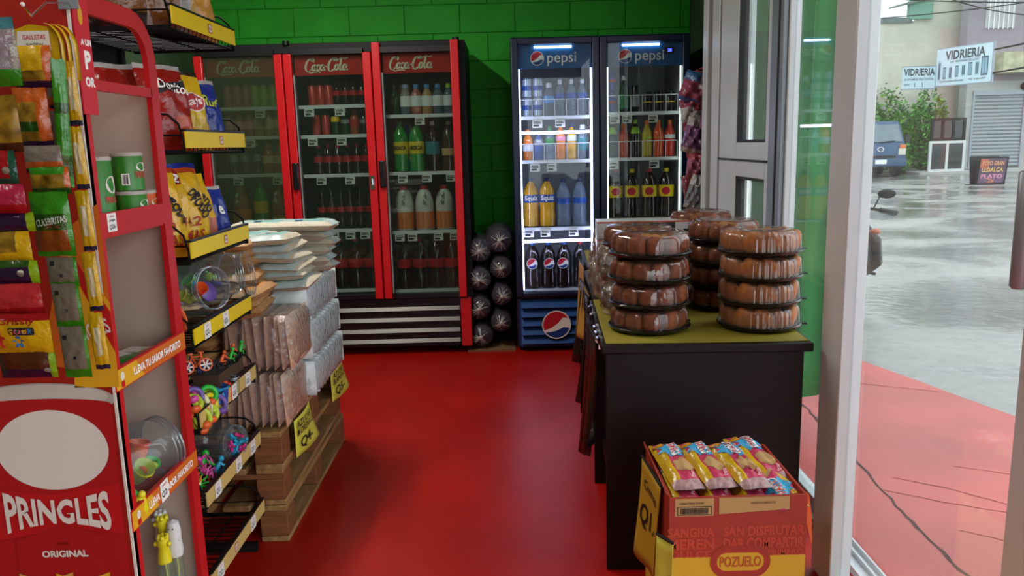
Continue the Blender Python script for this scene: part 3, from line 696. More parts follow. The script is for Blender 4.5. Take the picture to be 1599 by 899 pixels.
crisp = lambda cx, cy, s, k: [(cx + s * .055 * (t_ / 8), cy + k * (t_ / 8) ** 2 * .02 * s) for t_ in range(-8, 9)] + [(cx + s * .055 * (t_ / 8), cy - .035 + .014 * (t_ / 8) ** 2) for t_ in range(8, -9, -1)]
flat('crisps_print', [(crisp(.03, .545, 1, .6), 0), (crisp(-.045, .547, 1, .6), 1)], [M_pyel, mat('crisp_tan', '#c8923a', .5)], fp, off @ pc @ T(0, 0, .005))
flat('panel_print', [([(.0, 1.0), (.148, .97), (.148, 1.31), (.08, 1.26)], 0), ([(.06, .95), (.148, .95), (.148, 1.12), (.08, 1.22)], 1), ([(.085, 1.18), (.148, 1.02), (.148, 1.10), (.095, 1.20)], 2)], [M_porange, M_pyel, M_sred], fp, off @ pc)
lettering('PRINGLES', M_cream, fp, off @ pc @ T(.10, 1.062, .004) @ Matrix.Rotation(R(18), 4, 'Z'), w=.09, h=.03, bold=.02)
# small price card taped on the upper lip, another on the lower lip
def price_card(parent, M, w, h, lines, m=None):
    b = MB(); b.T = M; b.add([(-w / 2, -h / 2, 0), (w / 2, -h / 2, 0), (w / 2, h / 2, 0), (-w / 2, h / 2, 0), (-w / 2, -h / 2, -.0008), (w / 2, -h / 2, -.0008), (w / 2, h / 2, -.0008), (-w / 2, h / 2, -.0008)], [(0, 1, 2, 3), (7, 6, 5, 4), (0, 4, 5, 1), (1, 5, 6, 2), (2, 6, 7, 3), (3, 7, 4, 0)])
    c = obj('price_card', b, m or M_white, parent, smooth=False)
    for s_, dy, hh, mm in lines: lettering(s_, mm, c, M @ T(0, dy, .0006), h=hh, bold=.015, shear=.15, res=2)
    return c
M_redink = mat('red_ink', '#b8383c', .6)
price_card(st, off @ T(XS + .0034, 1.56, 1.268) @ RIGHT, .035, .036, [('OFERTA', .012, .004, M_redink), ('pringles', .004, .007, M_ink), ('Q26-', -.009, .011, M_ink)])
price_card(st, off @ T(XS + .0050, 1.652, .662) @ RIGHT @ Matrix.Rotation(R(3), 4, 'Z'), .038, .044, [('OFERTA', .014, .005, M_redink), ('Q2.-', -.006, .016, M_ink)])

def snack_can(label, x, y, z, h, m, r=.037):
    t = thing('crisp_can', label, 'can', (x, y, z), R(35), group='small crisp cans on the red stand')
    b = MB(); b.lathe([(.0001, 0), (r, .001), (r, .004), (r * .985, .006), (r * .985, h - .008), (r, h - .006)], 20); obj('body', b, m, t)
    b = MB(); b.lathe([(r * 1.03, h - .008), (r * 1.03, h - .002), (r * .95, h), (.0001, h - .001)], 20); obj('lid', b, M_grey, t)
    wr = lambda x, y, z: ((r + .0006) * math.sin(x / r), y, (r + .0006) * math.cos(x / r) - r)
    ov = [wr(a, c, 0) for a, c in oval(16, r * .55, h * .12, cx=r * .9, cy=0)]
    b = MB(); b.T = T(0, -r, h * .62) @ FRONT; b.add(ov, [tuple(range(len(ov)))]); obj('printed_oval', b, M_cream, t, smooth=False)
    lettering('PRINGLES', M_wtext if 'orange' in label else mat('can_word_red', '#c3232a', .5), t, T(0, -r - .0006, h * .42) @ FRONT, w=r * 1.25, h=.014, warp=lambda x, y, z: wr(x + r * .9, y, z), res=1)
    q = [wr(a - r * .35, c, 0) for a, c in rrect(r * .5, h * .3, .001)]
    b = MB(); b.T = T(0, -r, h * .3) @ FRONT; b.add(q, [tuple(range(len(q)))])
    lab = obj('barcode_patch', b, M_white, t, smooth=False)
    b = MB(); b.T = T(0, -r - .0005, h * .3) @ FRONT
    for k in range(7):
        xx = -r * .53 + k * r * .055; w_ = r * (.012 + .014 * (k % 3)); b.add([wr(a, c, .0004) for a, c in ((xx, -h * .12), (xx + w_, -h * .12), (xx + w_, h * .12), (xx, h * .12))], [(0, 1, 2, 3)])
    obj('barcode', b, M_ink, lab, smooth=False)
    return t
M_cgreen = mat('can_green', '#2c7a1e', .35); M_corange = mat('can_orange', '#c4551c', .35)
z0 = 1.246
snack_can('tall green crisp can at the left end of the upper stand shelf', -.84, 1.635, z0, .15, M_cgreen, .030)
snack_can('orange crisp can beside the tall green can on the upper stand shelf', -.868, 1.69, z0, .13, M_corange, .028)
snack_can('short green crisp can under another green can on the upper stand shelf', -.825, 1.742, z0, .075, M_cgreen, .032)
snack_can('short green crisp can stacked on top of another green can', -.827, 1.744, z0 + .0755, .082, M_cgreen, .032)
snack_can('short orange crisp can at the right end of the upper stand shelf', -.828, 1.807, z0, .073, M_corange, .030)
for k, (y, m, r_) in enumerate(((1.575, M_cgreen, 8), (1.66, M_cgreen, -12), (1.755, mat('card_orange', '#c27a3a', .5), 10))):
    b = MB(); b.T = T(0, 0, 0); b.prism(rrect(.085, .12, .012), -.004, .004); b.v = [Matrix.Rotation(R(84), 4, 'X') @ v for v in b.v]
    b.mi = 1; b.box(-.03, .03, -.045, .03, .0052, .0060, 1)
    o = obj('snack_pouch', b, [m, M_cream], None); o.location = (-.86, y, .953 + .012 * (k == 1)); o.rotation_euler = (0, 0, R(r_ + 70))
    tag(o, ['flat green snack pouch lying nearest the front on the middle stand shelf', 'flat green snack pouch in the middle of the middle stand shelf', 'flat orange snack pouch at the far end of the middle stand shelf'][k], 'pouch', 'pouches lying on the middle stand shelf')

# ---------------------------------------------------------------- hooks and hanging candy bags
hk = thing('wire_hook', 'pale wire hook holding the candy bags in front of the red stand', 'hook', (-.76, 1.5, 1.62))
b = MB(); b.tube([(-.782, 1.499, 1.672), (-.770, 1.40, 1.655), (-.757, 1.33, 1.622), (-.748, 1.295, 1.632)], .0016, 6); obj('wire', b, M_chrome, hk, world=True)
b = MB(); b.sphere((-.7475, 1.293, 1.6335), .0035); obj('tip', b, M_white, hk, world=True)
b = MB(); b.box(-.80, -.765, 1.494, 1.4985, 1.66, 1.70); obj('mount_plate', b, M_alu2, hk, world=True)
M_film = clear('candy_film', '#e8eef0', 1.0, body=.3, bodycol='#b9c4c8', f0=.08, rough=.12, bump=.5, bscale=60)
def cm(n, c, **k): return mat('candy_' + n, c, k.pop('rough', .25), noise=k.pop('noise', .25), nscale=k.pop('ns', 40), spec=.6, **k)
def bagmat(c): return mat('foil_' + c.strip('#'), c, .24, noise=.16, nscale=14, bump=.5, bscale=35, spec=.6)
def bands(*bs):
    def f(u, v, fr):
        for vm, mi in bs:
            if v <= vm: return mi
        return bs[-1][1]
    return f
def candy(label, xl, xr, zt, zb, y, mats, mf=None, tilt=0, rz=0, t=.02, texts=(), group='candy bags hanging beside the red stand', deco=None):
    w_, h_ = xr - xl, zt - zb
    o = thing('candy_bag', label, 'candy bag', ((xl + xr) / 2, y, zb), 0, group); o.rotation_euler = (R(3), R(tilt), R(rz))
    sd = int((xl + zt + y) * 9137) % 1000
    b = MB(); b.pillow(w_, h_, t, 10, 12, .09, sd, .3, mf); obj('pouch', b, mats, o, ang=80)
    F = bagf(w_, h_, t, .09, sd, .3)
    for s_, u, v, ww, hh, m, rot in texts:
        Mr = Matrix.Rotation(R(rot), 4, 'Z')
        def wp(x, yy, z):
            p = Mr @ Vector((x, yy, 0)); X, Z, d = F(max(-1, min(1, u + p.x / (w_ / 2))), max(-1, min(1, v + p.y / (h_ / 2))), -1)
            return (u * w_ / 2 + p.x, h_ / 2 + v * h_ / 2 + p.y, d + .0022)
        lettering(s_, m, o, FRONT, w=ww, h=hh, bold=.02, warp=wp, res=2)
    for polys, mm, u, v in (deco or []):
        b = MB()
        for k, (pts, mi) in enumerate(polys):
            ringfan(b, pts, lambda x, yy, o_: (u * w_ / 2 + x, -F(u + x / (w_ / 2), v + yy / (h_ / 2), -1)[2] - o_, h_ / 2 + v * h_ / 2 + yy), .0009 + .0004 * k, mi)
        obj('printed_motif', b, mm, o, smooth=False)
    return o
def bear(s, cx=0, cy=0):
    P = [(0, 1.0), (.32, .9), (.38, .6), (.28, .42), (.75, .3), (.8, .08), (.32, .08), (.36, -.3), (.62, -.85), (.22, -.95), (0, -.5)]
    full = P + [(-x, y) for x, y in reversed(P[1:-1])]
    return [(cx + x * s, cy + y * s) for x, y in full]
Kp = bagmat('#2a1430'); Kor = bagmat('#b5561a'); Kye = bagmat('#c29a10'); Kgr = bagmat('#2f7d14'); Kdg = bagmat('#23480f'); Kre = bagmat('#8e1216'); Kpk = bagmat('#9c1f3a'); Ksl = bagmat('#7d7468'); Kbr = bagmat('#4a2410'); Klim = bagmat('#7a9a12'); Ktl = bagmat('#1c4a36'); Kgum = mat('gummy_mix', '#8a6a1c', .3, noise=.7, nscale=45)
candy('clear candy bag with teal header at the top left of the hanging bags', -.885, -.772, 1.617, 1.512, 1.31, [M_film, Kgr, bagmat('#3a7076')], bands((-.5, 1), (.6, 0), (1, 2)), t=.03)
candy('short orange candy bag with purple hem below the yellow header card', -.836, -.767, 1.585, 1.515, 1.395, [Kp, Kgum, Kye, Kor], lambda u, v, f: 0 if v < -.72 else (3 if u > .55 else (1 if v < -.1 else 2)))
candy('orange candy bag with brown gummies and purple hem under the short orange bag', -.845, -.785, 1.517, 1.418, 1.40, [Kp, Kgum, Kor, Kdg], lambda u, v, f: 0 if v < -.8 else (2 if u > .45 or v > .5 else (3 if -.5 < v < -.1 else 1)), t=.024)
candy('dark yellow candy bag at the left edge above the dark red one', -.90, -.800, 1.50, 1.408, 1.335, [Kbr, Kgum], bands((-.7, 0), (1, 1)))
candy('dark red candy bag with green bottom seam at the left edge', -.91, -.806, 1.411, 1.357, 1.32, [Ktl, Kre, Ksl], lambda u, v, f: 0 if v < -.6 or u > .8 else 1, deco=[([(oval(12, .006, .006), 0)], [Ksl], .72, -.2)])
candy('pink red candy bag at the left edge under the dark red one', -.92, -.795, 1.356, 1.308, 1.315, [Kre, Kpk], bands((-.4, 0), (1, 1)), t=.026)
candy('dark purple candy bag with lime corner at the left edge', -.91, -.789, 1.309, 1.277, 1.32, [Kp, Klim], lambda u, v, f: 1 if u > .72 else 0, t=.018)
candy('orange brown candy bag with yellow corner at the left edge', -.91, -.800, 1.278, 1.226, 1.32, [Kgum, Kye, Kbr], lambda u, v, f: 1 if u > .6 - .5 * (v < -.3) else (2 if v < -.8 else 0))
candy('dark purple and green candy bag above the red candy bag', -.92, -.790, 1.229, 1.189, 1.315, [Kp, Klim, Kdg], lambda u, v, f: 1 if u > .75 else (2 if v > .5 else 0), deco=[([(oval(12, .006, .006), 0)], [Ksl], .6, 0)])
candy('red candy bag with white print above the yellow sour gummy bag', -.93, -.787, 1.191, 1.137, 1.31, [Kre, bagmat('#8c5a4a'), bagmat('#a3282a')], lambda u, v, f: 0 if v < -.5 else (1 if u < .1 and v > -.2 else 2))
gx = candy('yellow sour gummy bag with red and blue bear print', -.895, -.777, 1.141, 1.072, 1.305, [Kye, Kre], bands((.72, 0), (1, 1)), t=.02, tilt=1,
      texts=[('Grissly', .1, .62, .062, .013, Kre, 1), ('S', -.02, .18, .008, .010, mat('ink_yellow', '#e8c23a', .5), 0), ('O', .14, .18, .009, .010, M_redink, 0), ('U', .32, .18, .009, .010, mat('ink_orange', '#d98a3a', .5), 0), ('R', .5, .18, .009, .010, mat('ink_blue', '#2f8ac8', .5), 0)],
      deco=[([(rrect(.044, .0135, .004, cx=.0, cy=0), 0)], [M_ink], .24, .18), ([(bear(.016), 0)], [mat('gummy_red', '#b02a20', .35)], -.45, -.25), ([(bear(.011), 0)], [mat('gummy_blue', '#20689a', .35)], .12, -.35)])
candy('dark brown and purple candy bag under the yellow sour gummy bag', -.875, -.778, 1.079, 1.027, 1.31, [Kbr, Kp, Klim], lambda u, v, f: 2 if u > .88 else (1 if v < -.3 else 0), deco=[([(oval(12, .006, .004), 0)], [Ksl], .72, -.45)])
candy('bright red orange candy bag at the left edge beside the large can print', -.93, -.864, 1.13, 1.0, 1.27, [mat('foil_bright_red', '#b8220f', .3, noise=.1)], t=.04)
candy('silver-backed orange candy bag upper one of three behind the orange bags', -.80, -.765, 1.56, 1.482, 1.425, [Kp, Kor, Ksl], bands((-.8, 0), (-.5, 1), (1, 2)), t=.012)
candy('silver-backed orange candy bag middle one of three behind the orange bags', -.805, -.770, 1.478, 1.405, 1.425, [Kp, Kor, Ksl], lambda u, v, f: 0 if v < -.8 else (1 if u > .6 else 2), t=.012)
candy('wide silver candy bag with orange and purple hem', -.834, -.769, 1.418, 1.372, 1.39, [Kp, Kor, Ksl], bands((-.7, 0), (-.15, 1), (1, 2)), t=.012)
candy('green twisted candy bag seen edge-on beside the silver bags', -.785, -.760, 1.562, 1.345, 1.40, [Kgr, Kdg], lambda u, v, f: 1 if math.sin(7 * v) > .6 else 0, tilt=1.5, rz=50, t=.018, texts=[])
candy('small green and orange candy bag above the green bag with white lettering', -.826, -.757, 1.381, 1.334, 1.385, [Kdg, Kgum, Kor, Kgr], lambda u, v, f: 0 if v < -.5 else (2 if u > .85 else (1 if v < .5 else 3)))
candy('green candy bag with white curved lettering and orange worms', -.822, -.754, 1.340, 1.228, 1.37, [Kgr, Kdg, bagmat('#7c4016')], lambda u, v, f: 0 if v < -.82 or v > .25 or u > .82 else (2 if v < -.15 else 1), t=.022,
      texts=[('CULEBRITAS', .12, .12, .052, .012, mat('ink_pale', '#b9c4b2', .5), 8), ('xx', .2, -.05, .03, .006, mat('ink_brown', '#6a3010', .5), 2)])
for k, (zt, zb, xl, xr) in enumerate(((1.225, 1.172, -.815, -.762), (1.178, 1.097, -.812, -.763), (1.10, 1.005, -.808, -.760))):
    candy(['upper', 'middle', 'lowest'][k] + ' green candy bag showing its grey printed back', xl, xr, zt, zb, 1.382, [Kgr, bagmat('#6f6a58')], lambda u, v, f: 0 if v < -.72 or u > .84 or v > .92 else 1, t=.012,
          deco=[([([(-.004, -.004), (.004, -.004), (.004, .004), (-.004, .004)], 0)], [M_ink], -.55, .6), ([([(-.002, -.003), (.003, -.003), (.003, .003), (-.002, .003)], 0)], [M_ink], .0, -.2)])
for k in range(5):
    zt = 1.562 - k * .112
    candy(['topmost', 'second', 'third', 'fourth', 'lowest'][k] + ' yellow candy bag with dark hem in the strip nearest the red stand', -.772 - .002 * k, -.750 - .001 * k, zt, zt - .11, 1.435, [mat('hem_navy', '#1c1c30', .4), Kye, bagmat('#c4b890')], lambda u, v, f: 0 if v < -.86 else (2 if abs(u) < .5 and abs(v) < .5 else 1), tilt=-1, rz=8, t=.012)
# yellow rolled header cards
hc = thing('header_card', 'yellow rounded cardboard header above the hanging candy bags', 'card', (-.79, 1.43, 1.535), 0)
b = MB(); pts = [(-.06, 0), (.018, 0)] + [(.018 - .0 + .012 * math.cos(R(a)) - .012, .055 + .03 * math.sin(R(a))) for a in range(0, 91, 15)] + [(-.03, .09), (-.06, .08)]
b.prism(pts, -.002, .002); obj('card', b, Kye, hc)
b = MB(); b.prism([(-.055, .045), (.004, .045), (.004, .078), (-.05, .078)], -.004, -.0025); cc = obj('card_print', b, M_cream, hc)
lettering('GALLETAS', M_redink, cc, T(-.022, -.0048, .068) @ FRONT, w=.04, h=.008); lettering('SURTIDAS', M_ink, cc, T(-.022, -.0048, .055) @ FRONT, w=.03, h=.006)
for k in range(3):
    b = MB(); r0 = .03
    p = [(.0 + .045 * math.sin(R(a)) * .6 + k * .006, .01 * k, .05 + .04 * math.cos(R(a))) for a in range(0, 100, 10)] + [(.027 + k * .006, .01 * k, -.005)]
    vs = []
    for x, y, z in p: vs += [(x, y - .012, z), (x, y + .002, z)]
    b.add(vs, [(2 * i, 2 * i + 2, 2 * i + 3, 2 * i + 1) for i in range(len(p) - 1)]); o = obj('rolled_flap', b, Kye, hc); o.modifiers.new('s', 'SOLIDIFY').thickness = .001

# ---------------------------------------------------------------- wire rack with seven baskets
M_wirek = mat('black_wire', '#0c0a0a', .75, spec=.15); M_crail = mat('cream_rail', '#cdb06a', .45)
RX = -.87
RAIL = [(1.782, 2.177), (1.457, 2.19), (1.157, 2.15), (.922, 2.115), (.687, 2.10), (.455, 2.09), (.215, 2.07)]
rk = thing('wire_rack', 'black wire snack rack with yellow price rails between red stand and sugar pallets', 'rack', (-1.04, 2.37, 0))
offr = T(*(-rk.location))
b = MB()
for y in (2.16, 2.60): b.box(-1.235, -1.205, y - .012, y + .012, 0, 1.95); b.box(-1.235, -.92, y - .012, y + .012, .0, .03)
b.box(-1.23, -1.21, 2.16, 2.60, 1.92, 1.95); b.box(-1.23, -1.21, 2.16, 2.60, .05, .08); b.box(-1.226, -1.216, 2.16, 2.6, .1, 1.92)
obj('upright_frame', b, M_dark, rk, world=True)
for k, (z, y0) in enumerate(RAIL):
    L_ = .49; y1 = y0 + L_; zb = z - .055
    b = MB()
    for q in range(17):
        y = y0 + .012 + (L_ - .024) * q / 16
        b.tube([(-1.205, y, zb + .02), (-1.2, y, zb), (RX - .012, y, zb), (RX - .006, y, zb + .02), (RX - .006, y, z - .006)], .0022, 4)
    for x in (-1.2, -1.09, -.98, RX - .012): b.tube([(x, y0, zb - .002), (x, y1, zb - .002)], .003, 5)
    for y in (y0, y1):
        b.tube([(-1.205, y, zb), (-1.205, y, zb + .09), (-1.12, y, zb + .10), (RX - .09, y, zb + .105), (RX - .045, y, zb + .10), (RX - .018, y, zb + .075), (RX - .008, y, zb + .03), (RX - .008, y, zb)], .0032, 5)
        b.tube([(-1.2, y, zb + .045), (RX - .01, y, zb + .045)], .0025, 4); b.box(-1.2, RX - .005, y - .002, y + .002, zb - .008, zb + .006)
    obj('basket', b, M_wirek, rk, world=True, ang=80)
    b = MB(); b.box(RX - .004, RX, y0, y1, z - .045, z); b.box(RX - .012, RX + .001, y0, y1, z, z + .006, 1); rl = obj('price_rail', b, [M_yel if k < 4 else M_crail, M_black], rk, world=True)
    lab = {0: .27, 1: .27, 2: .27, 6: .2}.get(k)
    if lab:
        flat('small_emblem', [(rrect(.03, .026, .004), 0), (rrect(.024, .020, .004), 1)], [M_redink, M_cream], rl, offr @ T(RX + .0006, y0 + lab, z - .023) @ RIGHT)
        lettering("Lay's", M_redink, rl, offr @ T(RX + .0018, y0 + lab, z - .023) @ RIGHT, w=.02, h=.011, res=1)
    for d in {3: (.09, .24), 4: (.10, .27, .40), 5: (.08, .26, .40), 6: (.06, .36)}.get(k, ()):
        price_card(rk, offr @ T(RX + .0024, y0 + d, z - .024) @ RIGHT @ Matrix.Rotation(R(random.Random(k + int(d * 99)).uniform(-4, 4)), 4, 'Z'), .048, .044, [('OFERTA', .014, .004, M_redink), ('Q2.-', -.005, .018, M_ink)])

def chipbag(label, cx, cy, z, w_, h_, t, rz, lean, mats, mf, texts=(), deco=(), group=None, roll=0, name='chip_bag', wr=.25):
    o = thing(name, label, 'chip bag' if name == 'chip_bag' else 'bag', (cx, cy, z), 0, group); o.rotation_euler = (R(-lean), R(roll), R(rz))
    sd = int(abs(cx + cy * 3 + z) * 7919) % 1000
    b = MB(); b.pillow(w_, h_, t, 14, 16, .07, sd, wr, mf); obj('pouch', b, mats, o, ang=80)
    F = bagf(w_, h_, t, .07, sd, wr)
    def put(x, y, u, v):
        X, Z, d = F(max(-1, min(1, u + x / (w_ / 2))), max(-1, min(1, v + y / (h_ / 2))), -1); return (u * w_ / 2 + x, h_ / 2 + v * h_ / 2 + y, d)
    for kd, (pts, m, u, v) in enumerate(deco):
        b = MB(); b.T = FRONT; ringfan(b, pts, lambda x, y, o_: (lambda q: (q[0], q[1], q[2] + o_))(put(x, y, u, v)), .0022 + .0010 * kd); obj('printed_motif', b, m, o, smooth=False)
    for s_, u, v, ww, hh, m, rot, bold in texts:
        Mr = Matrix.Rotation(R(rot), 4, 'Z')
        def wp(x, yy, zz):
            p = Mr @ Vector((x, yy, 0)); a, c, d = put(p.x, p.y, u, v); return (a, c, d + .0052)
        lettering(s_, m, o, FRONT, w=ww, h=hh, bold=bold, warp=wp, res=2)
    return o
Fr = bagmat('#8e1810'); For = bagmat('#b5421a'); Fy = bagmat('#d9b01a'); Fb = bagmat('#1c2f86'); Fw = bagmat('#a9a4a0'); Fk = bagmat('#241612'); Fbr = bagmat('#7a4a1c')
gB = 'chip bags in the second basket'
zb = 1.405
chipbag('red corn chip bag with white lettering at the near end of the second basket', -.935, 2.275, zb, .16, .245, .075, 62, 12, [Fr, For, Fw], lambda u, v, f: 2 if v > .9 else (1 if f and v < -.25 and u > -.2 - v * .5 else 0), [('Doritos', .15, .42, .10, .03, M_wtext, -12, .02)], [([(-.05, -.018), (.05, .002), (.056, .03), (-.045, .012)], M_ink, .15, .40)], gB)
chipbag('red corn chip bag half hidden at the back of the second basket', -1.06, 2.25, zb, .16, .245, .07, 55, 8, [Fr, For, Fw], lambda u, v, f: 2 if v > .9 else 0, (), (), gB)
chipbag('yellow chip bag with red oval emblem in the second basket', -.945, 2.415, zb, .165, .24, .075, 60, 12, [Fy, Fk, bagmat('#c8a030')], lambda u, v, f: 1 if v > .86 else (2 if v < -.3 and u > 0 else 0), [("Lay's", .2, .15, .068, .032, M_wtext, 8, .02)], [(oval(20, .046, .029), mat('emblem_white', '#e8e0d4', .4), .2, .15), (oval(20, .041, .025), M_redink, .2, .15)], gB)
chipbag('blue chip bag with yellow lettering at the far end of the second basket', -.945, 2.56, zb, .15, .225, .07, 60, 12, [Fb, Fw, bagmat('#b86a3a')], lambda u, v, f: 1 if v > .84 else (2 if f and v < -.45 and u > .1 else 0), [('Ruf', .15, .3, .06, .03, mat('ink_lime', '#b9c82a', .5), -15, .02)], (), gB)
gC = 'snack bags in the third basket'
zc = 1.105
M_tor = bagmat('#d9a81c'); M_mar = mat('ink_maroon', '#a8321e', .5)
for k, (cx, cy, lab) in enumerate(((-.96, 2.215, 'yellow corn snack bag at the near end of the third basket'), (-.945, 2.345, 'yellow corn snack bag with red flash in the middle of the third basket'))):
    chipbag(lab, cx, cy, zc, .16, .26 + .01 * k, .08, 60, 12, [M_tor, For, Fb, Fr], lambda u, v, f: (2 if v > .86 else (3 if v > .55 and u < -.1 and f else (1 if v > .75 else 0))) if k else (1 if v > .85 else 0),
            [('DE', .25, .25, .028, .024, M_ink, -52, .05), ('TODO', .45, -.02, .08, .035, M_ink, -58, .05), ('14.2', -.1, -.35, .055, .028, M_mar, 0, .02), ('MAS', .0, -.65, .07, .032, M_mar, 0, .02)] + ([('5.2', -.45, .66, .045, .028, M_wtext, -15, .03)] if k else []), (), gC)
chipbag('yellow corn snack bag with black and pink print, far side of third basket', -.95, 2.46, zc, .14, .235, .07, 66, 14, [M_tor, bagmat('#b86a5a'), For], lambda u, v, f: 1 if f and v < -.3 else 0, [('TODO', .1, .2, .08, .035, M_ink, -58, .05)], (), gC)
chipbag('blue snack bag at the far end of the third basket', -.94, 2.56, zc, .12, .19, .06, 62, 14, [Fb, Fw], lambda u, v, f: 1 if v > .88 else 0, [('e', .2, .1, .03, .03, M_wtext, 0, .03)], (), gC)
chipbag('yellow and black snack bag lying low at the near end of the third basket', -1.10, 2.23, zc, .15, .13, .06, 80, 20, [M_tor, Fk], lambda u, v, f: 1 if abs(v - .2) < .2 else 0, (), (), gC)
gA = 'chip bags in the top basket'
za = 1.73
chipbag('large yellow chip bag at the far end of the top basket', -.945, 2.50, za, .2, .28, .09, 58, 10, [Fy, bagmat('#c8903a'), Fw], lambda u, v, f: 1 if f and u > -.1 and v < .2 else (2 if f and -.45 < u < -.15 and v < .4 else 0), (), (), gA)
chipbag('brown and yellow snack bag in the middle of the top basket', -.96, 2.33, za, .17, .27, .08, 58, 8, [Fbr, Fy, Fw], lambda u, v, f: 1 if v > .1 else (2 if u > .6 else 0), (), (), gA)
chipbag('brown snack bag at the near end of the top basket', -1.04, 2.24, za, .2, .26, .09, 40, 6, [Fbr, Fw, Fk], lambda u, v, f: 1 if u > .75 else (2 if v < -.6 else 0), (), (), gA)
# ---------------------------------------------------------------- clear jars with toys, loose toys
M_jar = clear('jar_plastic', '#eef4f6', 1.0, body=.06, bodycol='#c8ccd0', f0=.06, rough=.04)
def cl(n, c): return mat('toy_' + n, c, .35, spec=.5)
TY = dict(lime=cl('lime', '#b5c832'), yel=cl('yellow', '#d8c81e'), cyan=cl('cyan', '#2a9ac0'), pink=cl('pink', '#d24a9a'), purple=cl('purple', '#6a4a98'), orange=cl('orange', '#e0602a'), green=cl('green', '#22b034'), blue=cl('blue', '#24489a'), red=cl('red', '#d0302a'), navy=cl('navy', '#20245a'), cream=cl('cream', '#d8d49a'), white=cl('white', '#d0d0cc'), hot=cl('hot_pink', '#c42a78'))
def jar(label, mouth, axis, r=.075, h=.17, wide=False):
    d = Vector(axis).normalized()
    t = thing('candy_jar', label, 'jar', Vector(mouth) - d * h)
    t.rotation_euler = d.to_track_quat('Z', 'Y').to_euler()
    n = r * (.9 if wide else .76)
    b = MB(); b.shell([(.001, .004), (r * .8, .003), (r * .96, .012), (r, .03), (r, h * .72), (r * .97, h * .8), (n * 1.02, h * .88), (n, h * .9), (n, h)], 28); obj('jar_wall', b, M_jar, t)
    b = MB()
    for z, q in ((h * .9, .0014), (h * .95, .0012), (h - .001, .0024)): b.torus((0, 0, z), n + .001, q, None, 28, 6)
    obj('rim_thread', b, clear('jar_rim', '#e4ecee', 1.0, body=.22, bodycol='#b0b6ba', f0=.14), t)
    return t, Matrix.Translation(t.location) @ t.rotation_euler.to_matrix().to_4x4()
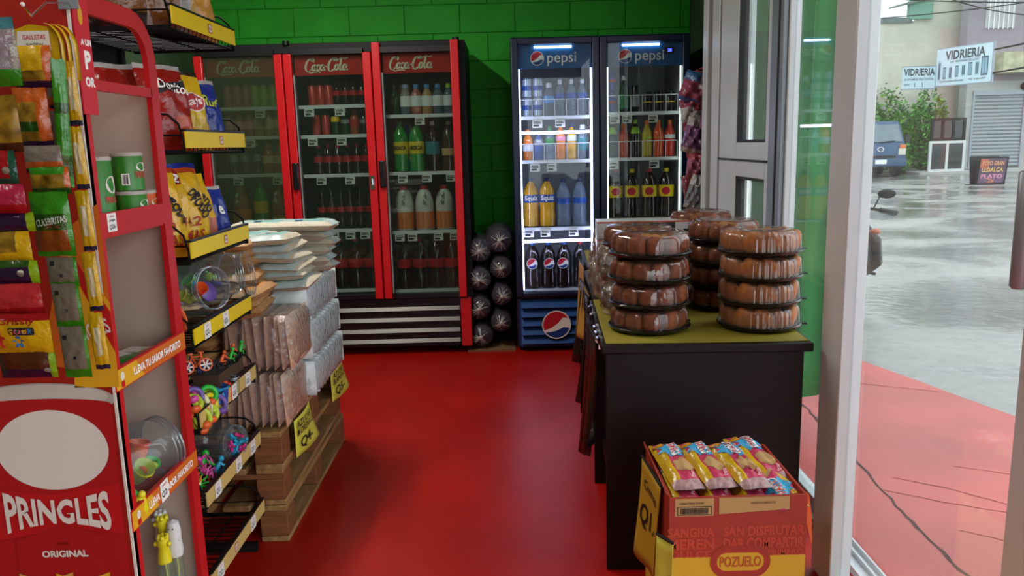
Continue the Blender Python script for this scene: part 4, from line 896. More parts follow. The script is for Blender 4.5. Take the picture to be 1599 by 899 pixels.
def toy(kind, label, loc, m, s=1.0, rot=(0, 0, 0), group=None, m2=None, cat='toy'):
    b = MB(); b2 = MB(); n2 = None
    if kind == 'ring':
        b.torus((0, 0, .011), .013, .0045, None, 18, 7); b2.sphere((0, -.013, .014), .009, (1, .7, .8), 10, 6); n2 = 'ornament'; nm = 'toy_ring'
    elif kind == 'bicycle':
        for sx in (-1, 1): b.torus((sx * .02, 0, .0155), .0135, .002, Matrix.Rotation(PI / 2, 4, 'X'), 20, 6)
        for p in ([(-.02, 0, .0155), (-.008, 0, .038), (.013, 0, .036), (.02, 0, .0155)], [(-.008, 0, .038), (0, 0, .0155), (.013, 0, .036)], [(0, 0, .0155), (-.02, 0, .0155)], [(-.008, 0, .038), (-.011, 0, .044)], [(-.017, 0, .0445), (-.005, 0, .0445)], [(.013, 0, .036), (.012, 0, .045)], [(.006, 0, .0465), (.018, 0, .044)]): b.tube(p, .0019, 6)
        for sx in (-1, 1):
            for a in range(6): b2.cyl((sx * .02, 0, .0155), (sx * .02 + .012 * math.cos(a * PI / 3), 0, .0155 + .012 * math.sin(a * PI / 3)), .0018, .0026, 5)
        n2 = 'spoke_wheel'; nm = 'toy_bicycle'
    elif kind == 'rider':
        for sx in (-1, 1): b2.torus((sx * .014, 0, .011), .009, .003, Matrix.Rotation(PI / 2, 4, 'X'), 14, 6)
        b2.box(-.012, .012, -.003, .003, .012, .016); n2 = 'toy_motorbike_base'
        b.sphere((0.006, 0, .047), .006, n=10, k=6); b.tube([(-.008, 0, .02), (-.004, 0, .03), (.004, 0, .041)], [.005, .006, .004], 8)
        for sy in (-1, 1): b.tube([(.003, sy * .004, .038), (.011, sy * .006, .031), (.016, sy * .005, .026)], .0022, 6); b.tube([(-.008, sy * .003, .021), (.004, sy * .006, .020), (.001, sy * .006, .011)], .0027, 6)
        nm = 'toy_rider'
    elif kind == 'cup':
        b.shell([(.0001, 0), (.013, .001), (.017, .036), (.0175, .038), (.016, .036), (.0125, .004), (.0001, .003)], 18); b2.torus((0, 0, .035), .0172, .0016, None, 18, 5); n2 = 'cup_rim'; nm = 'toy_cup'
    elif kind == 'block':
        b.box(-.010, .010, -.010, .010, 0, .045); b2.cyl((0, 0, .045), (0, 0, .049), .006, n=10); n2 = 'stud'; nm = 'toy_block'
    elif kind == 'star':
        pts = [((.02 if i % 2 == 0 else .009) * math.cos(PI / 2 + i * PI / 5), (.02 if i % 2 == 0 else .009) * math.sin(PI / 2 + i * PI / 5) + .02) for i in range(10)]
        b.prism(pts, -.004, .004); b2.sphere((0, -.004, .02), .006, (1, .5, 1), 8, 6); n2 = 'star_boss'; nm = 'toy_star'
    elif kind == 'spider':
        b.sphere((0, 0, .014), .011, (1, 1.2, .8), 10, 6); b.sphere((0, -.014, .013), .007, n=8, k=6)
        for sx in (-1, 1):
            for k in range(4):
                a = R(-50 + 33 * k); dx, dy = math.cos(a) * sx, math.sin(a)
                b.tube([(dx * .008, dy * .01, .014), (dx * .022, dy * .022, .026), (dx * .034, dy * .034, .012), (dx * .037, dy * .037, .0)], [.0026, .002, .0016, .001], 5)
        b2.sphere((0, 0, .021), .006, (1, 1, .4), 8, 6); n2 = 'back_spot'; nm = 'toy_spider'
    elif kind == 'coil':
        b.tube([(.02 * math.cos(t_ * .6), .02 * math.sin(t_ * .6), .003 + t_ * .0006) for t_ in range(52)], .0025, 5); b2.torus((0, 0, .003), .02, .003, None, 18, 5); n2 = 'coil_base'; nm = 'toy_coil'
    elif kind == 'disc':
        b.lathe([(.0001, -.006), (.026, -.006), (.03, 0), (.026, .006), (.0001, .006)], 22); b2.torus((0, 0, 0), .018, .0035, None, 20, 5); n2 = 'groove_ring'; nm = 'toy_yoyo'
        for bb in (b, b2): bb.v = [Matrix.Rotation(PI / 2, 4, 'X') @ v + Vector((0, 0, .03)) for v in bb.v]
    elif kind == 'grenade':
        b.lathe([(.0001, 0), (.02, .004), (.028, .025), (.026, .045), (.016, .062), (.012, .07), (.0001, .07)], 14, flute=.06, nf=7); b2.sphere((0, 0, .076), .011, n=10, k=6); n2 = 'crown'; nm = 'toy_squeezer'
    else:
        b.sphere((0, 0, .013), .013, (1, .8, 1), 10, 6); b.sphere((.012, 0, .022), .007, n=8, k=6); b2.sphere((-.011, 0, .02), .006, n=8, k=6); n2 = 'knob'; nm = 'toy_charm'
    o = thing(nm, label, cat, loc, 0, group); o.rotation_euler = tuple(R(a) for a in rot); o.scale = (s, s, s)
    obj('body', b, m, o, ang=60)
    if n2 and b2.v: obj(n2, b2, m2 or m, o, ang=60)
    return o
def fill(M, r, h, items, wherelab, group, seed, zmax=.75, sc=1.25):
    """lay toys on the low side of a tilted jar"""
    rnd = random.Random(seed); inv = M.to_3x3().inverted(); dn = inv @ Vector((0, 0, -1)); dn.z = 0; dn.normalize(); sd = Vector((-dn.y, dn.x, 0))
    for i, (kind, m, m2, lab) in enumerate(items):
        k = (i + .5) / len(items)
        p = dn * (r * (.42 - .30 * (i % 3 == 2))) + sd * (r * rnd.uniform(-.45, .45)) + Vector((0, 0, h * (.12 + (zmax - .12) * k)))
        q = M @ p
        toy(kind, f'{lab} {wherelab}', q, TY[m], sc * rnd.uniform(.85, 1.1), (rnd.uniform(-60, 60), rnd.uniform(-60, 60), rnd.uniform(0, 360)), group, TY[m2])
# shelf D: two open jars lying on their sides and an orange bucket-like shovel
j, Mj = jar('open clear jar with bright toys at the near end of the jar shelf', (-.885, 2.325, 1.0), (.88, -.42, .14), .082, .2)
fill(Mj, .08, .2, [('charm', 'pink', 'pink', 'pink charm'), ('cup', 'lime', 'yel', 'lime cup'), ('charm', 'cyan', 'blue', 'cyan charm'), ('ring', 'lime', 'green', 'lime ring'), ('disc', 'purple', 'navy', 'purple yoyo'), ('cup', 'orange', 'red', 'orange cup')], 'inside the nearest open jar on the yellow-railed jar shelf', 'toys in the open jars', 5, .85)
j, Mj = jar('second open clear jar further back on the jar shelf', (-.89, 2.50, 1.015), (.93, -.25, .16), .085, .2)
fill(Mj, .08, .2, [('ring', 'lime', 'cream', 'lime ring'), ('cup', 'green', 'lime', 'green cup'), ('charm', 'lime', 'green', 'lime charm'), ('ring', 'blue', 'navy', 'blue ring')], 'inside the second open jar on the yellow-railed jar shelf', 'toys in the open jars', 8, .8)
j, Mj = jar('third clear jar at the far end of the jar shelf with wide mouth', (-.87, 2.60, 1.0), (.95, .05, .16), .08, .18, True)
o = thing('toy_bucket', 'orange plastic bucket lying at the near end of the jar shelf', 'toy', (-1.02, 2.17, .90), 0); o.rotation_euler = (0, R(62), R(-35))
b = MB(); b.shell([(.0001, 0), (.045, .002), (.058, .10), (.062, .102), (.055, .10), (.042, .006), (.0001, .005)], 22); obj('bucket_wall', b, TY['orange'], o)
b = MB(); b.torus((0, 0, .10), .06, .004, None, 22, 6); obj('bucket_rim', b, TY['orange'], o)
# shelf E: bicycles, rings, cups, riders
ze = .642
toy('bicycle', 'orange toy bicycle with white spoke wheels standing on the toy shelf', (-.905, 2.195, .775), TY['orange'], 1.28, (-6, 0, 38), None, TY['white'])
toy('disc', 'dark blue toy disc behind the orange bicycle', (-.97, 2.20, .735), TY['navy'], 1.3, (0, 0, 50), None, TY['blue'])
toy('disc', 'second dark blue toy disc lower down behind the orange bicycle', (-.965, 2.235, ze), TY['navy'], 1.4, (0, 0, 40), None, TY['blue'])
for k, (y, m, x) in enumerate(((2.385, 'orange', -.90), (2.42, 'green', -.885), (2.47, 'orange', -.90), (2.51, 'green', -.885), (2.33, 'navy', -.95), (2.36, 'navy', -.99))):
    toy('rider', ['near orange', 'near green', 'far orange', 'far green', 'near dark blue', 'far dark blue'][k] + ' toy rider on a dark carton at the toy shelf end', (x, y, .735), TY[m], 1.05, (0, 0, 55 + 9 * k), 'toy riders on the toy shelf', M_black if k < 4 else TY['navy'])
b = MB(); b.box(-.04, .04, -.11, .11, 0, .09); b.box(-.035, .035, -.105, .105, .09, .0915, 1)
o = obj('display_carton', b, [mat('carton_brown', '#4a3322', .7), mat('carton_dark', '#2a1d16', .7)], None); o.location = (-.93, 2.42, ze); tag(o, 'low dark carton under the toy riders on the toy shelf', 'carton')
toy('cup', 'blue toy cup on the toy shelf beside the bicycle', (-.888, 2.30, ze), TY['blue'], 1.6, (0, 0, 0), None, TY['cyan'])
toy('block', 'red toy block on the toy shelf beside the blue cup', (-.885, 2.345, ze), TY['red'], 1.25, (0, 0, 50), None, TY['orange'])
o, _ = jar('small clear jar lid cup on the toy shelf near the riders', (-.882, 2.40, .70), (0, 0, 1), .02, .055, True)
rings = [(-.90, 2.115, .70, 'lime', 'orange', 'lime ring with an orange ornament at the near end'), (-.89, 2.135, .655, 'lime', 'orange', 'lime ring lying lowest at the near end'), (-.905, 2.165, .69, 'cream', 'orange', 'cream ring with an orange ornament'), (-.885, 2.185, .65, 'lime', 'orange', 'lime ring in front of the green one'), (-.895, 2.215, .70, 'green', 'orange', 'green ring under the bicycle'), (-.885, 2.245, .66, 'purple', 'purple', 'purple ring beside the green one'), (-.888, 2.262, .645, 'lime', 'lime', 'lime ring beside the blue cup'), (-.92, 2.12, .725, 'pink', 'pink', 'pink ring at the back of the near end'), (-.93, 2.10, .68, 'orange', 'orange', 'orange ring at the near end'), (-.93, 2.15, .66, 'lime', 'red', 'lime ring hidden behind the cream one'), (-.92, 2.20, .66, 'yel', 'orange', 'yellow ring behind the green one')]
rings += [(-.905, 2.14, .72, 'purple', 'lime', 'purple ring on top of the lime ones'), (-.90, 2.155, .645, 'lime', 'orange', 'second lime ring lying lowest'), (-.895, 2.20, .68, 'yel', 'lime', 'yellow ring under the green one'), (-.91, 2.235, .69, 'lime', 'cream', 'lime ring behind the purple one'), (-.90, 2.275, .67, 'cyan', 'blue', 'cyan ring beside the blue cup'), (-.935, 2.18, .71, 'orange', 'orange', 'orange ring at the back under the bicycle')]
for x, y, z, m, m2, lab in rings: toy('ring', lab + ' of the toy shelf pile', (x, y, z), TY[m], 1.75, (random.Random(int(y * 999)).uniform(40, 95), 0, random.Random(int(z * 999)).uniform(20, 80)), 'toy rings piled on the toy shelf', TY[m2])
# shelf F: jar of stars, spiders
j, Mj = jar('closed clear jar of pink and blue stars lying on the shelf below the toys', (-.885, 2.385, .49), (.9, -.42, .1), .068, .2)
b = MB(); b.lathe([(.0001, .198), (.05, .198), (.052, .2), (.0001, .202)], 24); obj('front_disc', b, M_jar, j)
for k in range(7):
    a = k * 2 * PI / 6; p = Mj @ Vector((.026 * math.cos(a) * (k < 6), .026 * math.sin(a) * (k < 6), .185))
    toy('star', ['blue', 'pink'][k % 2] + f' toy star, {ORD[k]} of seven behind the jar lid', p, TY['cyan' if k % 2 == 0 else 'hot'], 1.0, (90, 30 * k, 60), 'toy stars in the jar', TY['cyan' if k % 2 == 0 else 'pink'])
lettering('50', M_ink, j, Matrix.Rotation(R(150), 4, 'Z') @ T(0, 0, 0) @ T(.0, -.0695, .11) @ FRONT @ Matrix.Rotation(R(90), 4, 'Z'), w=.05, h=.03, bold=-.01)
toy('star', 'large pink toy star lying beside the star jar', (-.91, 2.50, .405), TY['pink'], 1.3, (20, 0, 60), None, TY['hot'])
SPD = [(-.925, 2.145, .452, 'green'), (-.925, 2.205, .455, 'pink'), (-.94, 2.13, .48, 'orange'), (-.945, 2.17, .485, 'hot'), (-.94, 2.215, .485, 'pink'), (-.955, 2.145, .46, 'green'), (-.96, 2.19, .45, 'orange')]
for k, (x, y, z, m) in enumerate(SPD):
    toy('spider', f'{["bright green","pink","orange","hot pink","pink","green","orange"][k]} toy spider, {ORD[k]} one of the rubber spider pile on the lower shelf', (x, y, z), TY[m], 1.15, (random.Random(k).uniform(20, 70), random.Random(k + 9).uniform(-30, 30), 60 + 40 * k), 'rubber spiders piled on the lower shelf', TY['cream' if k == 0 else m])
toy('block', 'small red toy block standing behind the rubber spiders', (-.95, 2.19, .41), TY['red'], 1.5, (0, 0, 30)); toy('rider', 'green toy rider standing behind the rubber spiders', (-.94, 2.25, .41), TY['green'], 2.0, (0, 0, 60), None, M_black)
toy('rider', 'cyan and red toy rider beside the star jar', (-.90, 2.27, .41), TY['cyan'], 1.5, (0, 0, 40), None, TY['red'])
# stand lower shelf: big jar of toys and a yellow squeezer; bottom shelf: bubble wands
j, Mj = jar('large clear jar of toys lying on the lower shelf of the red stand', (-.84, 1.795, .715), (.42, .90, .06), .078, .22, True)
fill(Mj, .076, .2, [('cup', 'yel', 'lime', 'yellow cup'), ('disc', 'purple', 'purple', 'purple yoyo'), ('charm', 'cyan', 'blue', 'cyan charm'), ('spider', 'orange', 'orange', 'orange spider'), ('charm', 'pink', 'red', 'pink charm'), ('ring', 'lime', 'green', 'lime ring'), ('cup', 'lime', 'yel', 'lime cup'), ('ring', 'orange', 'yel', 'orange ring'), ('cup', 'orange', 'red', 'orange cup'), ('charm', 'yel', 'lime', 'yellow charm'), ('ring', 'green', 'lime', 'green ring')], 'inside the large jar on the red stand', 'toys in the large jar', 12, .85, 1.4)
toy('grenade', 'yellow rubber squeeze toy in front of the large jar on the red stand', (-.81, 1.565, .635), TY['yel'], .8, (0, 20, 0)); toy('grenade', 'yellow and green squeeze toy beside the yellow one on the red stand', (-.825, 1.60, .636), TY['green'], .78, (0, -8, 30), None, TY['yel'])
def wand(label, x, y, z, m, ghost=False):
    t = thing('bubble_wand', label, 'toy', (x, y, .28), 0, group='bubble wands on the bottom stand shelf')
    h = z - .28
    b = MB(); b.shell([(.0001, 0), (.016, .001), (.016, h - .07), (.012, h - .06)], 14); obj('tube', b, clear('wand_tube', '#eef4ea', .8, body=.14, bodycol='#b8c0b0', f0=.05), t)
    b = MB(); b.tube([(0, 0, .01), (.002, 0, h * .5), (0, 0, h - .05)], .002, 6); b.torus((0, 0, .04), .008, .0018, Matrix.Rotation(PI / 2, 4, 'X'), 14, 5); obj('stick', b, TY['lime'], t)
    b = MB()
    if ghost:
        b.lathe([(.0001, h - .075), (.016, h - .075), (.019, h - .06), (.016, h - .035), (.017, h - .01), (.013, h + .012), (.0001, h + .02)], 14); b.sphere((.014, -.006, h - .03), .005); b.sphere((-.014, -.006, h - .03), .005)
    else:
        b.lathe([(.0001, h - .07), (.017, h - .07), (.015, h - .05), (.012, h - .03), (.015, h - .025), (.013, h - .01), (.0001, h)], 14)
        for k in range(6): b.sphere((.010 * math.cos(k), .010 * math.sin(k), h - .006), .006, n=8, k=5)
        for s_ in (-1, 1): b.sphere((s_ * .016, -.004, h - .022), .006, n=8, k=5)
    o = obj('topper', b, m, t)
    if ghost:
        b = MB(); [b.sphere((s_ * .005, -.0155, h), .0018, n=6, k=4) for s_ in (-1, 1)]; obj('eye_dot', b, M_ink, t)
b = MB(); b.box(-1.055, XS - .004, 1.516, 1.835, .27, .279); obj('shelf', b, M_sred, st, world=True)
wand('yellow bubble wand with crowned topper at the left on the bottom stand shelf', -.85, 1.76, .50, TY['yel']); wand('white ghost-shaped bubble wand in the middle of the bottom stand shelf', -.835, 1.79, .505, TY['white'], True)
wand('yellow bubble wand behind the white one on the bottom stand shelf', -.865, 1.80, .53, TY['yel']); wand('white bubble wand with tufted topper at the back right of the bottom stand shelf', -.875, 1.815, .535, TY['white'])
toy('coil', 'blue toy coil lying at the left on the bottom stand shelf', (-.92, 1.62, .282), TY['cyan'], 1.5, (0, 0, 0)); toy('star', 'bright blue toy star leaning at the right on the bottom stand shelf', (-.83, 1.80, .282), TY['cyan'], 2.2, (-15, 0, 60))
# ---------------------------------------------------------------- three stacked pallets and the sugar on them
M_wood = mat('pallet_wood', '#9a7243', .75, noise=.35, nscale=5, stretch=(9, 1.2, 9), bump=.25, bscale=18)
M_wood2 = mat('pallet_wood_red', '#7d4a24', .75, noise=.3, nscale=5, stretch=(1.2, 9, 9), bump=.2, bscale=18)
def make_pallet():
    t = thing('wooden_pallet', 'x', 'pallet', (0, 0, 0), 0, 'stacked wooden pallets')
    def brd(nm, x0, x1, y0, y1, z0, z1, m): b = MB(); b.box(x0, x1, y0, y1, z0, z1); obj(nm, b, m, t, bevel=.003)
    for y in (-.5, -.06, .40):
        for x in (-.9, -.5, -.1): brd('block', x, x + .1, y, y + .10, .02, .098, M_wood2)
    for x in (-.9, -.5, -.1): brd('bottom_board', x, x + .1, -.5, .5, 0, .019, M_wood)
    for y in (-.5, -.06, .40): brd('stringer_board', -.9, 0, y, y + .10, .099, .118, M_wood2)
    for k in range(7):
        x = -.9 + k * .1335; brd('deck_board', x, x + .098, -.5, .5, .1185, .139, M_wood)
    return t
pl = make_pallet(); pl.location = (-.825, 3.16, 0); pl['label'] = 'wooden pallet at the bottom of the three-pallet stack, on the red floor'
dup(pl, (-.833, 3.165, .14), R(.6), 'wooden pallet in the middle of the three-pallet stack'); dup(pl, (-.82, 3.155, .28), R(-.4), 'wooden pallet on top of the stack, carrying the sugar')
PT = .42
M_sug_w = mat('sugar_white', '#c9bda6', .6, noise=.12, nscale=120, bump=.15, bscale=90); M_sug_c = mat('sugar_cyan', '#7fb2ac', .45, noise=.2, nscale=25); M_sug_p = mat('sugar_pale', '#b4c4c2', .4, noise=.15, nscale=30); M_sug_b = mat('sugar_tan', '#b98a58', .6, noise=.18, nscale=120); M_sug_o = mat('sugar_orange', '#c07f35', .5, noise=.2, nscale=20); M_tip = mat('sugar_pink', '#c99a98', .5)
def make_sugar(tan):
    o = thing('sugar_bag', 'x', 'sugar bag')
    b = MB(); w_, h_, t_ = .165, .26, .040
    if tan: mf = lambda u, v, f: 1 if f and abs(u) < .72 and abs(v) < .8 else 0
    else: mf = lambda u, v, f: 3 if abs(v) > .93 else (1 if f and abs(u) < .7 and abs(v) < .62 and not (abs(u + .1) < .28 and v > .1) else (2 if f and abs(u) < .88 else 0))
    b.pillow(w_, h_, t_, 10, 12, .05, 5 if tan else 7, .15, mf, 9)
    b.v = [Matrix.Rotation(-PI / 2, 4, 'X') @ (v - Vector((0, 0, h_ / 2))) for v in b.v]     # lie flat, printed face up
    obj('pouch', b, [M_sug_b, M_sug_o] if tan else [M_sug_w, M_sug_c, M_sug_p, M_tip], o, ang=80)
    if not tan: flat('emblem', [(oval(16, .02, .016), 0)], [mat('emblem_sky', '#2f7fb4', .4)], o, T(-.02, .02, .0215))
    return o
# wrapped bundles: a row of standing bags inside clear film
M_wrap = clear('bundle_film', '#f0f2f2', 1.0, body=.10, bodycol='#c9ccd0', f0=.10, rough=.10, bump=.7, bscale=45)
def bundle(label, c, sx, sy, sz, n, brown, along='y', group=None, rz=0):
    t = thing('sugar_bundle', label, 'sugar bundle', c, rz, group)
    mats = [mat('bundle_brown', '#d6a484', .6, noise=.2, nscale=60), mat('bundle_brown2', '#e0bca0', .5)] if brown else [mat('bundle_white', '#dde4e2', .5, noise=.12, nscale=40), M_sug_c]
    for i in range(n):
        b = MB(); L_ = sy if along == 'y' else sx; W_ = sx if along == 'y' else sy
        b.pillow(W_ * .96, sz * .96, L_ / n * 1.25, 8, 8, .05, i + 3, .22, (lambda u, v, f: 1 if abs(u) < .5 and v < -.2 else 0) if i == 0 and not brown else (lambda u, v, f: 1 if brown and v > .7 else 0), 7)
        p = (i + .5) / n - .5
        M_ = T(0, p * L_, 0) if along == 'y' else Matrix.Rotation(PI / 2, 4, 'Z') @ T(0, -p * L_, 0)
        obj('sugar_bag', b, mats, t, mx=M_ @ T(0, 0, sz * .02) @ Matrix.Rotation(R(random.Random(i).uniform(-5, 5)), 4, 'X'), ang=80)
    b = MB(); b.sphere((0, 0, 0), 1, (1, 1, 1), 28, 16)
    def sq(v):
        x, y, z = v; f = lambda q: math.copysign(abs(q) ** .34, q)
        rp = 1 + .016 * math.sin(9 * (x + y) + 7 * z); return Vector((f(x) * sx * .515 * rp, f(y) * sy * .515 * rp, sz * .5 + f(z) * sz * .505))
    b.v = [sq(v) for v in b.v]; obj('film_wrap', b, M_wrap, t, ang=80)
    return t
bundle('lower film-wrapped bundle of brown sugar at the near edge of the pallet', (-.925, 2.83, PT), .26, .30, .20, 9, True, 'x', 'brown sugar bundles')
bundle('upper film-wrapped bundle of brown sugar under the tan bags', (-.90, 2.85, PT + .205), .26, .30, .20, 9, True, 'x', 'brown sugar bundles')
bundle('brown sugar bundle at the back left of the pallet behind the rack', (-1.22, 2.85, PT), .30, .34, .20, 9, True, 'x', 'brown sugar bundles')
for k in range(3):
    bundle(['lowest', 'middle', 'top'][k] + ' white sugar bundle of the three behind the brown bundles', (-.925 - .006 * k, 3.32, PT + .152 * k), .29, .58, .15, 11, False, 'y', 'white sugar bundles')
tb = make_sugar(True); tb.location = (0, 0, -5); wb_ = make_sugar(False)
rs = random.Random(11); first = [True, True]
def put_bag(tan, loc, rz, label, group, tilt=(0, 0)):
    src = tb if tan else wb_
    i = 0 if tan else 1
    o = src if first[i] else dup(src); first[i] = False
    o.location = loc; o.rotation_euler = (R(tilt[0]), R(tilt[1]), R(rz)); o['label'] = label; o['group'] = group
LV = ['lowest', 'second lowest', 'third', 'fourth', 'fifth', 'sixth', 'seventh', 'topmost']
# tan bags: two leaning columns beside the wrapped brown bundle
for c_, (x, y) in enumerate(((-1.12, 2.80), (-.995, 2.86))):
    for k in range(8):
        z = (PT + .225 if c_ == 0 else PT + .415) + .036 * k if c_ == 0 else PT + .432 + .030 * k
        if c_ == 1 and k > 3: continue
        put_bag(True, (x + rs.uniform(-.012, .012), y + rs.uniform(-.02, .02), z), rs.uniform(-10, 10), f'{LV[k]} tan sugar bag in the {["left", "right"][c_]} tan column on the brown bundles', 'tan sugar bags', (rs.uniform(-5, 5), -7))
for k in range(8):
    put_bag(True, (-.845 - .10 + rs.uniform(-.01, .01), 2.735 + .0, PT + .43 + .028 * k) if k < 3 else (-1.02 + rs.uniform(-.01, .01), 2.95, PT + .40 + .034 * k), rs.uniform(-8, 8), f'{LV[k]} tan sugar bag in the column behind the jars', 'tan sugar bags', (0, rs.uniform(-8, 2)))
# white and cyan bags: near pair of columns and a far column pointing at the aisle
for c_, (x, y) in enumerate(((-1.005, 3.08), (-.845, 3.04))):
    for k in range(6):
        put_bag(False, (x + rs.uniform(-.008, .008) - .012 * k * (c_ == 1), y + rs.uniform(-.012, .012), .895 + .034 * k), rs.uniform(-5, 5), f'{LV[k]} white and cyan sugar bag in the {["left", "right"][c_]} near column', 'white and cyan sugar bags', (rs.uniform(-3, 3), rs.uniform(-3, 3)))
for k in range(6):
    put_bag(False, (-.885 + rs.uniform(-.012, .012), 3.42 + rs.uniform(-.012, .012), .898 + .035 * k), 90 + rs.uniform(-6, 6), f'{LV[k]} white and cyan sugar bag in the far column pointing at the aisle', 'white and cyan sugar bags', (rs.uniform(-3, 3), rs.uniform(-3, 3)))
for k in range(2): put_bag(False, (-1.02 + .17 * k, 3.30, .90 + .19), 90, f'{["left", "right"][k]} white and cyan sugar bag lying behind the topmost near bags', 'white and cyan sugar bags', (0, 0))
M_ysign = mat('paper_yellow', '#d6cf4a', .6)
def paper_sign(name, label, y0, y1, z0, z1, x, lines, curl):
    t = thing(name, label, 'sign', (x, (y0 + y1) / 2, z0))
    n = 8; vs = []; w_ = y1 - y0; h = z1 - z0
    for j in range(n + 1):
        for i in range(n + 1):
            u = i / n; v = j / n; vs.append((curl * (math.sin(u * 3) * .5 + (1 - v) ** 2 * u), -w_ / 2 + w_ * u * (.80 + .2 * (1 - v)), h * v + .10 * h * (v - .5) * (u - .5)))
    b = MB(); b.add(vs, [(j * (n + 1) + i, j * (n + 1) + i + 1, (j + 1) * (n + 1) + i + 1, (j + 1) * (n + 1) + i) for j in range(n) for i in range(n)])
    p = obj('paper', b, M_ysign, t); p.modifiers.new('s', 'SOLIDIFY').thickness = .0008
    def wp(X, Y_, Z_):
        v = min(1, max(0, Y_ / h)); u = min(1, max(0, (X / w_ + .5) / (.8 + .2 * (1 - v)))); return (X, Y_, curl * (math.sin(u * 3) * .5 + (1 - v) ** 2 * u) + .005)
    for s_, yy, zz, ww, hh in lines:
        vs_, fs, asp = text_geo(s_, .012, .1, 1.0, 2); bb = MB(); bb.T = RIGHT; bb.add([wp(x * ww + yy * w_, y * hh + zz * h, 0) for x, y in vs_], fs); obj('lettering', bb, M_ink, t, smooth=False)
    return t
paper_sign('price_sign', 'yellow handwritten price sign on the near part of the pallet stack', 2.76, 3.03, .275, .425, -.804, [('AZUCAR', -.14, .82, .17, .026), ('MORENA LB', -.08, .62, .2, .026), ('Q4-', -.12, .28, .13, .045)], .02)
paper_sign('price_sign', 'yellow handwritten price sign on the far part of the pallet stack', 3.38, 3.66, .28, .425, -.806, [('AZUCAR', -.14, .82, .17, .026), ('BLANCA LB', -.08, .62, .2, .026), ('Q5-', -.12, .28, .13, .045)], .02)

# ---------------------------------------------------------------- film bags of water between the fridges
M_wbag = clear('water_bag', '#d0d0dc', 1.0, body=.22, bodycol='#7a7684', f0=.08, rough=.10, bump=.35, bscale=25)
M_knot = mat('film_crinkle', '#b8b4b0', .3, spec=.8)
for k, (x, z, r) in enumerate(((-.205, .105, .10), (-.212, .30, .098), (-.205, .50, .098), (-.20, .70, .10), (-.065, .20, .088), (-.055, .385, .088), (-.055, .575, .092), (-.062, .765, .105))):
    t = thing('water_bag', f'clear crinkled water bag, {["lowest", "second", "third", "topmost"][k % 4]} of the {["left", "right"][k // 4]} column between the two fridge brands'.replace('two fridge brands', 'red and navy fridges'), 'water bag', (x, 5.42, z - r), 0, 'water bags between the fridges')
    b = MB(); prof = []
    for i in range(13):
        a = i / 12; q = math.sin(PI * min(1, .07 + a * .86)) ** .42; prof.append((r * q if 0 < i < 12 else .012, -.17 + .42 * a))
    b.lathe(prof, 24, flute=.03, nf=11); b.v = [Matrix.Rotation(PI / 2, 4, 'X') @ Vector((v.x, v.y, -v.z)) + Vector((0, 0.0, r)) for v in b.v]
    obj('film', b, M_wbag, t, ang=80)
    b = MB(); rr = random.Random(k)
    for q in range(26):
        a = rr.uniform(0, 6.28); l = rr.uniform(.35, .72) * r; y_ = -.17 - .0
        b.tube([(math.cos(a) * .006, y_ - .012, r + math.sin(a) * .006), (math.cos(a + .1) * l * .5, y_ - .012 + .004, r + math.sin(a + .1) * l * .5), (math.cos(a + rr.uniform(-.2, .3)) * l, y_ + .012, r + math.sin(a) * l)], [.0022, .0016, .0006], 4)
    b.sphere((0, y_ - .014, r), .012, (1, .8, 1), 8, 6); obj('gathered_knot', b, M_knot, t)
    b = MB(); b.lathe([(.0001, -.13), (r * .8, -.12), (r * .86, 0), (r * .86, .18), (.0001, .2)], 16); b.v = [Matrix.Rotation(PI / 2, 4, 'X') @ Vector((v.x, v.y, -v.z)) + Vector((0, 0.0, r)) for v in b.v]
    obj('water', b, clear('bag_water', '#a8a8b8', .9, body=.45, bodycol='#4c4850', f0=.05, bump=.6, bscale=30), t)
b = MB(); b.box(-.30, .03, 5.26, 5.7, 0, .012); o = obj('floor_mat', b, mat('cardboard', '#7a5a3a', .8)); tag(o, 'thin cardboard sheet under the water bags on the red floor', 'cardboard')
b = MB(); b.box(-.02, .02, 0, .01, 0, .03)

# ---------------------------------------------------------------- pink packs hanging by the window jamb
hr = thing('pack_rack', 'dark wire rack of pink and purple packs beside the right navy fridge', 'rack', (1.26, 4.9, 0))
b = MB(); b.box(1.325, 1.35, 4.6, 4.63, 0, 1.95); b.box(1.325, 1.35, 5.15, 5.18, 0, 1.95); b.box(1.21, 1.35, 4.6, 4.62, 0, .03); b.box(1.21, 1.35, 5.15, 5.17, 0, .03); b.box(1.33, 1.345, 4.6, 5.18, 1.9, 1.93); b.box(1.33, 1.345, 4.6, 5.18, .5, .53)
obj('upright_frame', b, M_dark, hr, world=True)
for z in (1.78, 1.46, 1.14):
    for y in (4.66, 4.9):
        b = MB(); b.tube([(1.335, y, z), (1.12, y, z + .01), (1.10, y, z + .025)], .004, 6); obj('prong', b, M_dark, hr, world=True)
pk = [bagmat('#9a4a62'), bagmat('#7a5078'), bagmat('#b0a8a4'), bagmat('#7c2c34'), bagmat('#3a6a9c'), bagmat('#a85058'), M_film]
rp = random.Random(5)
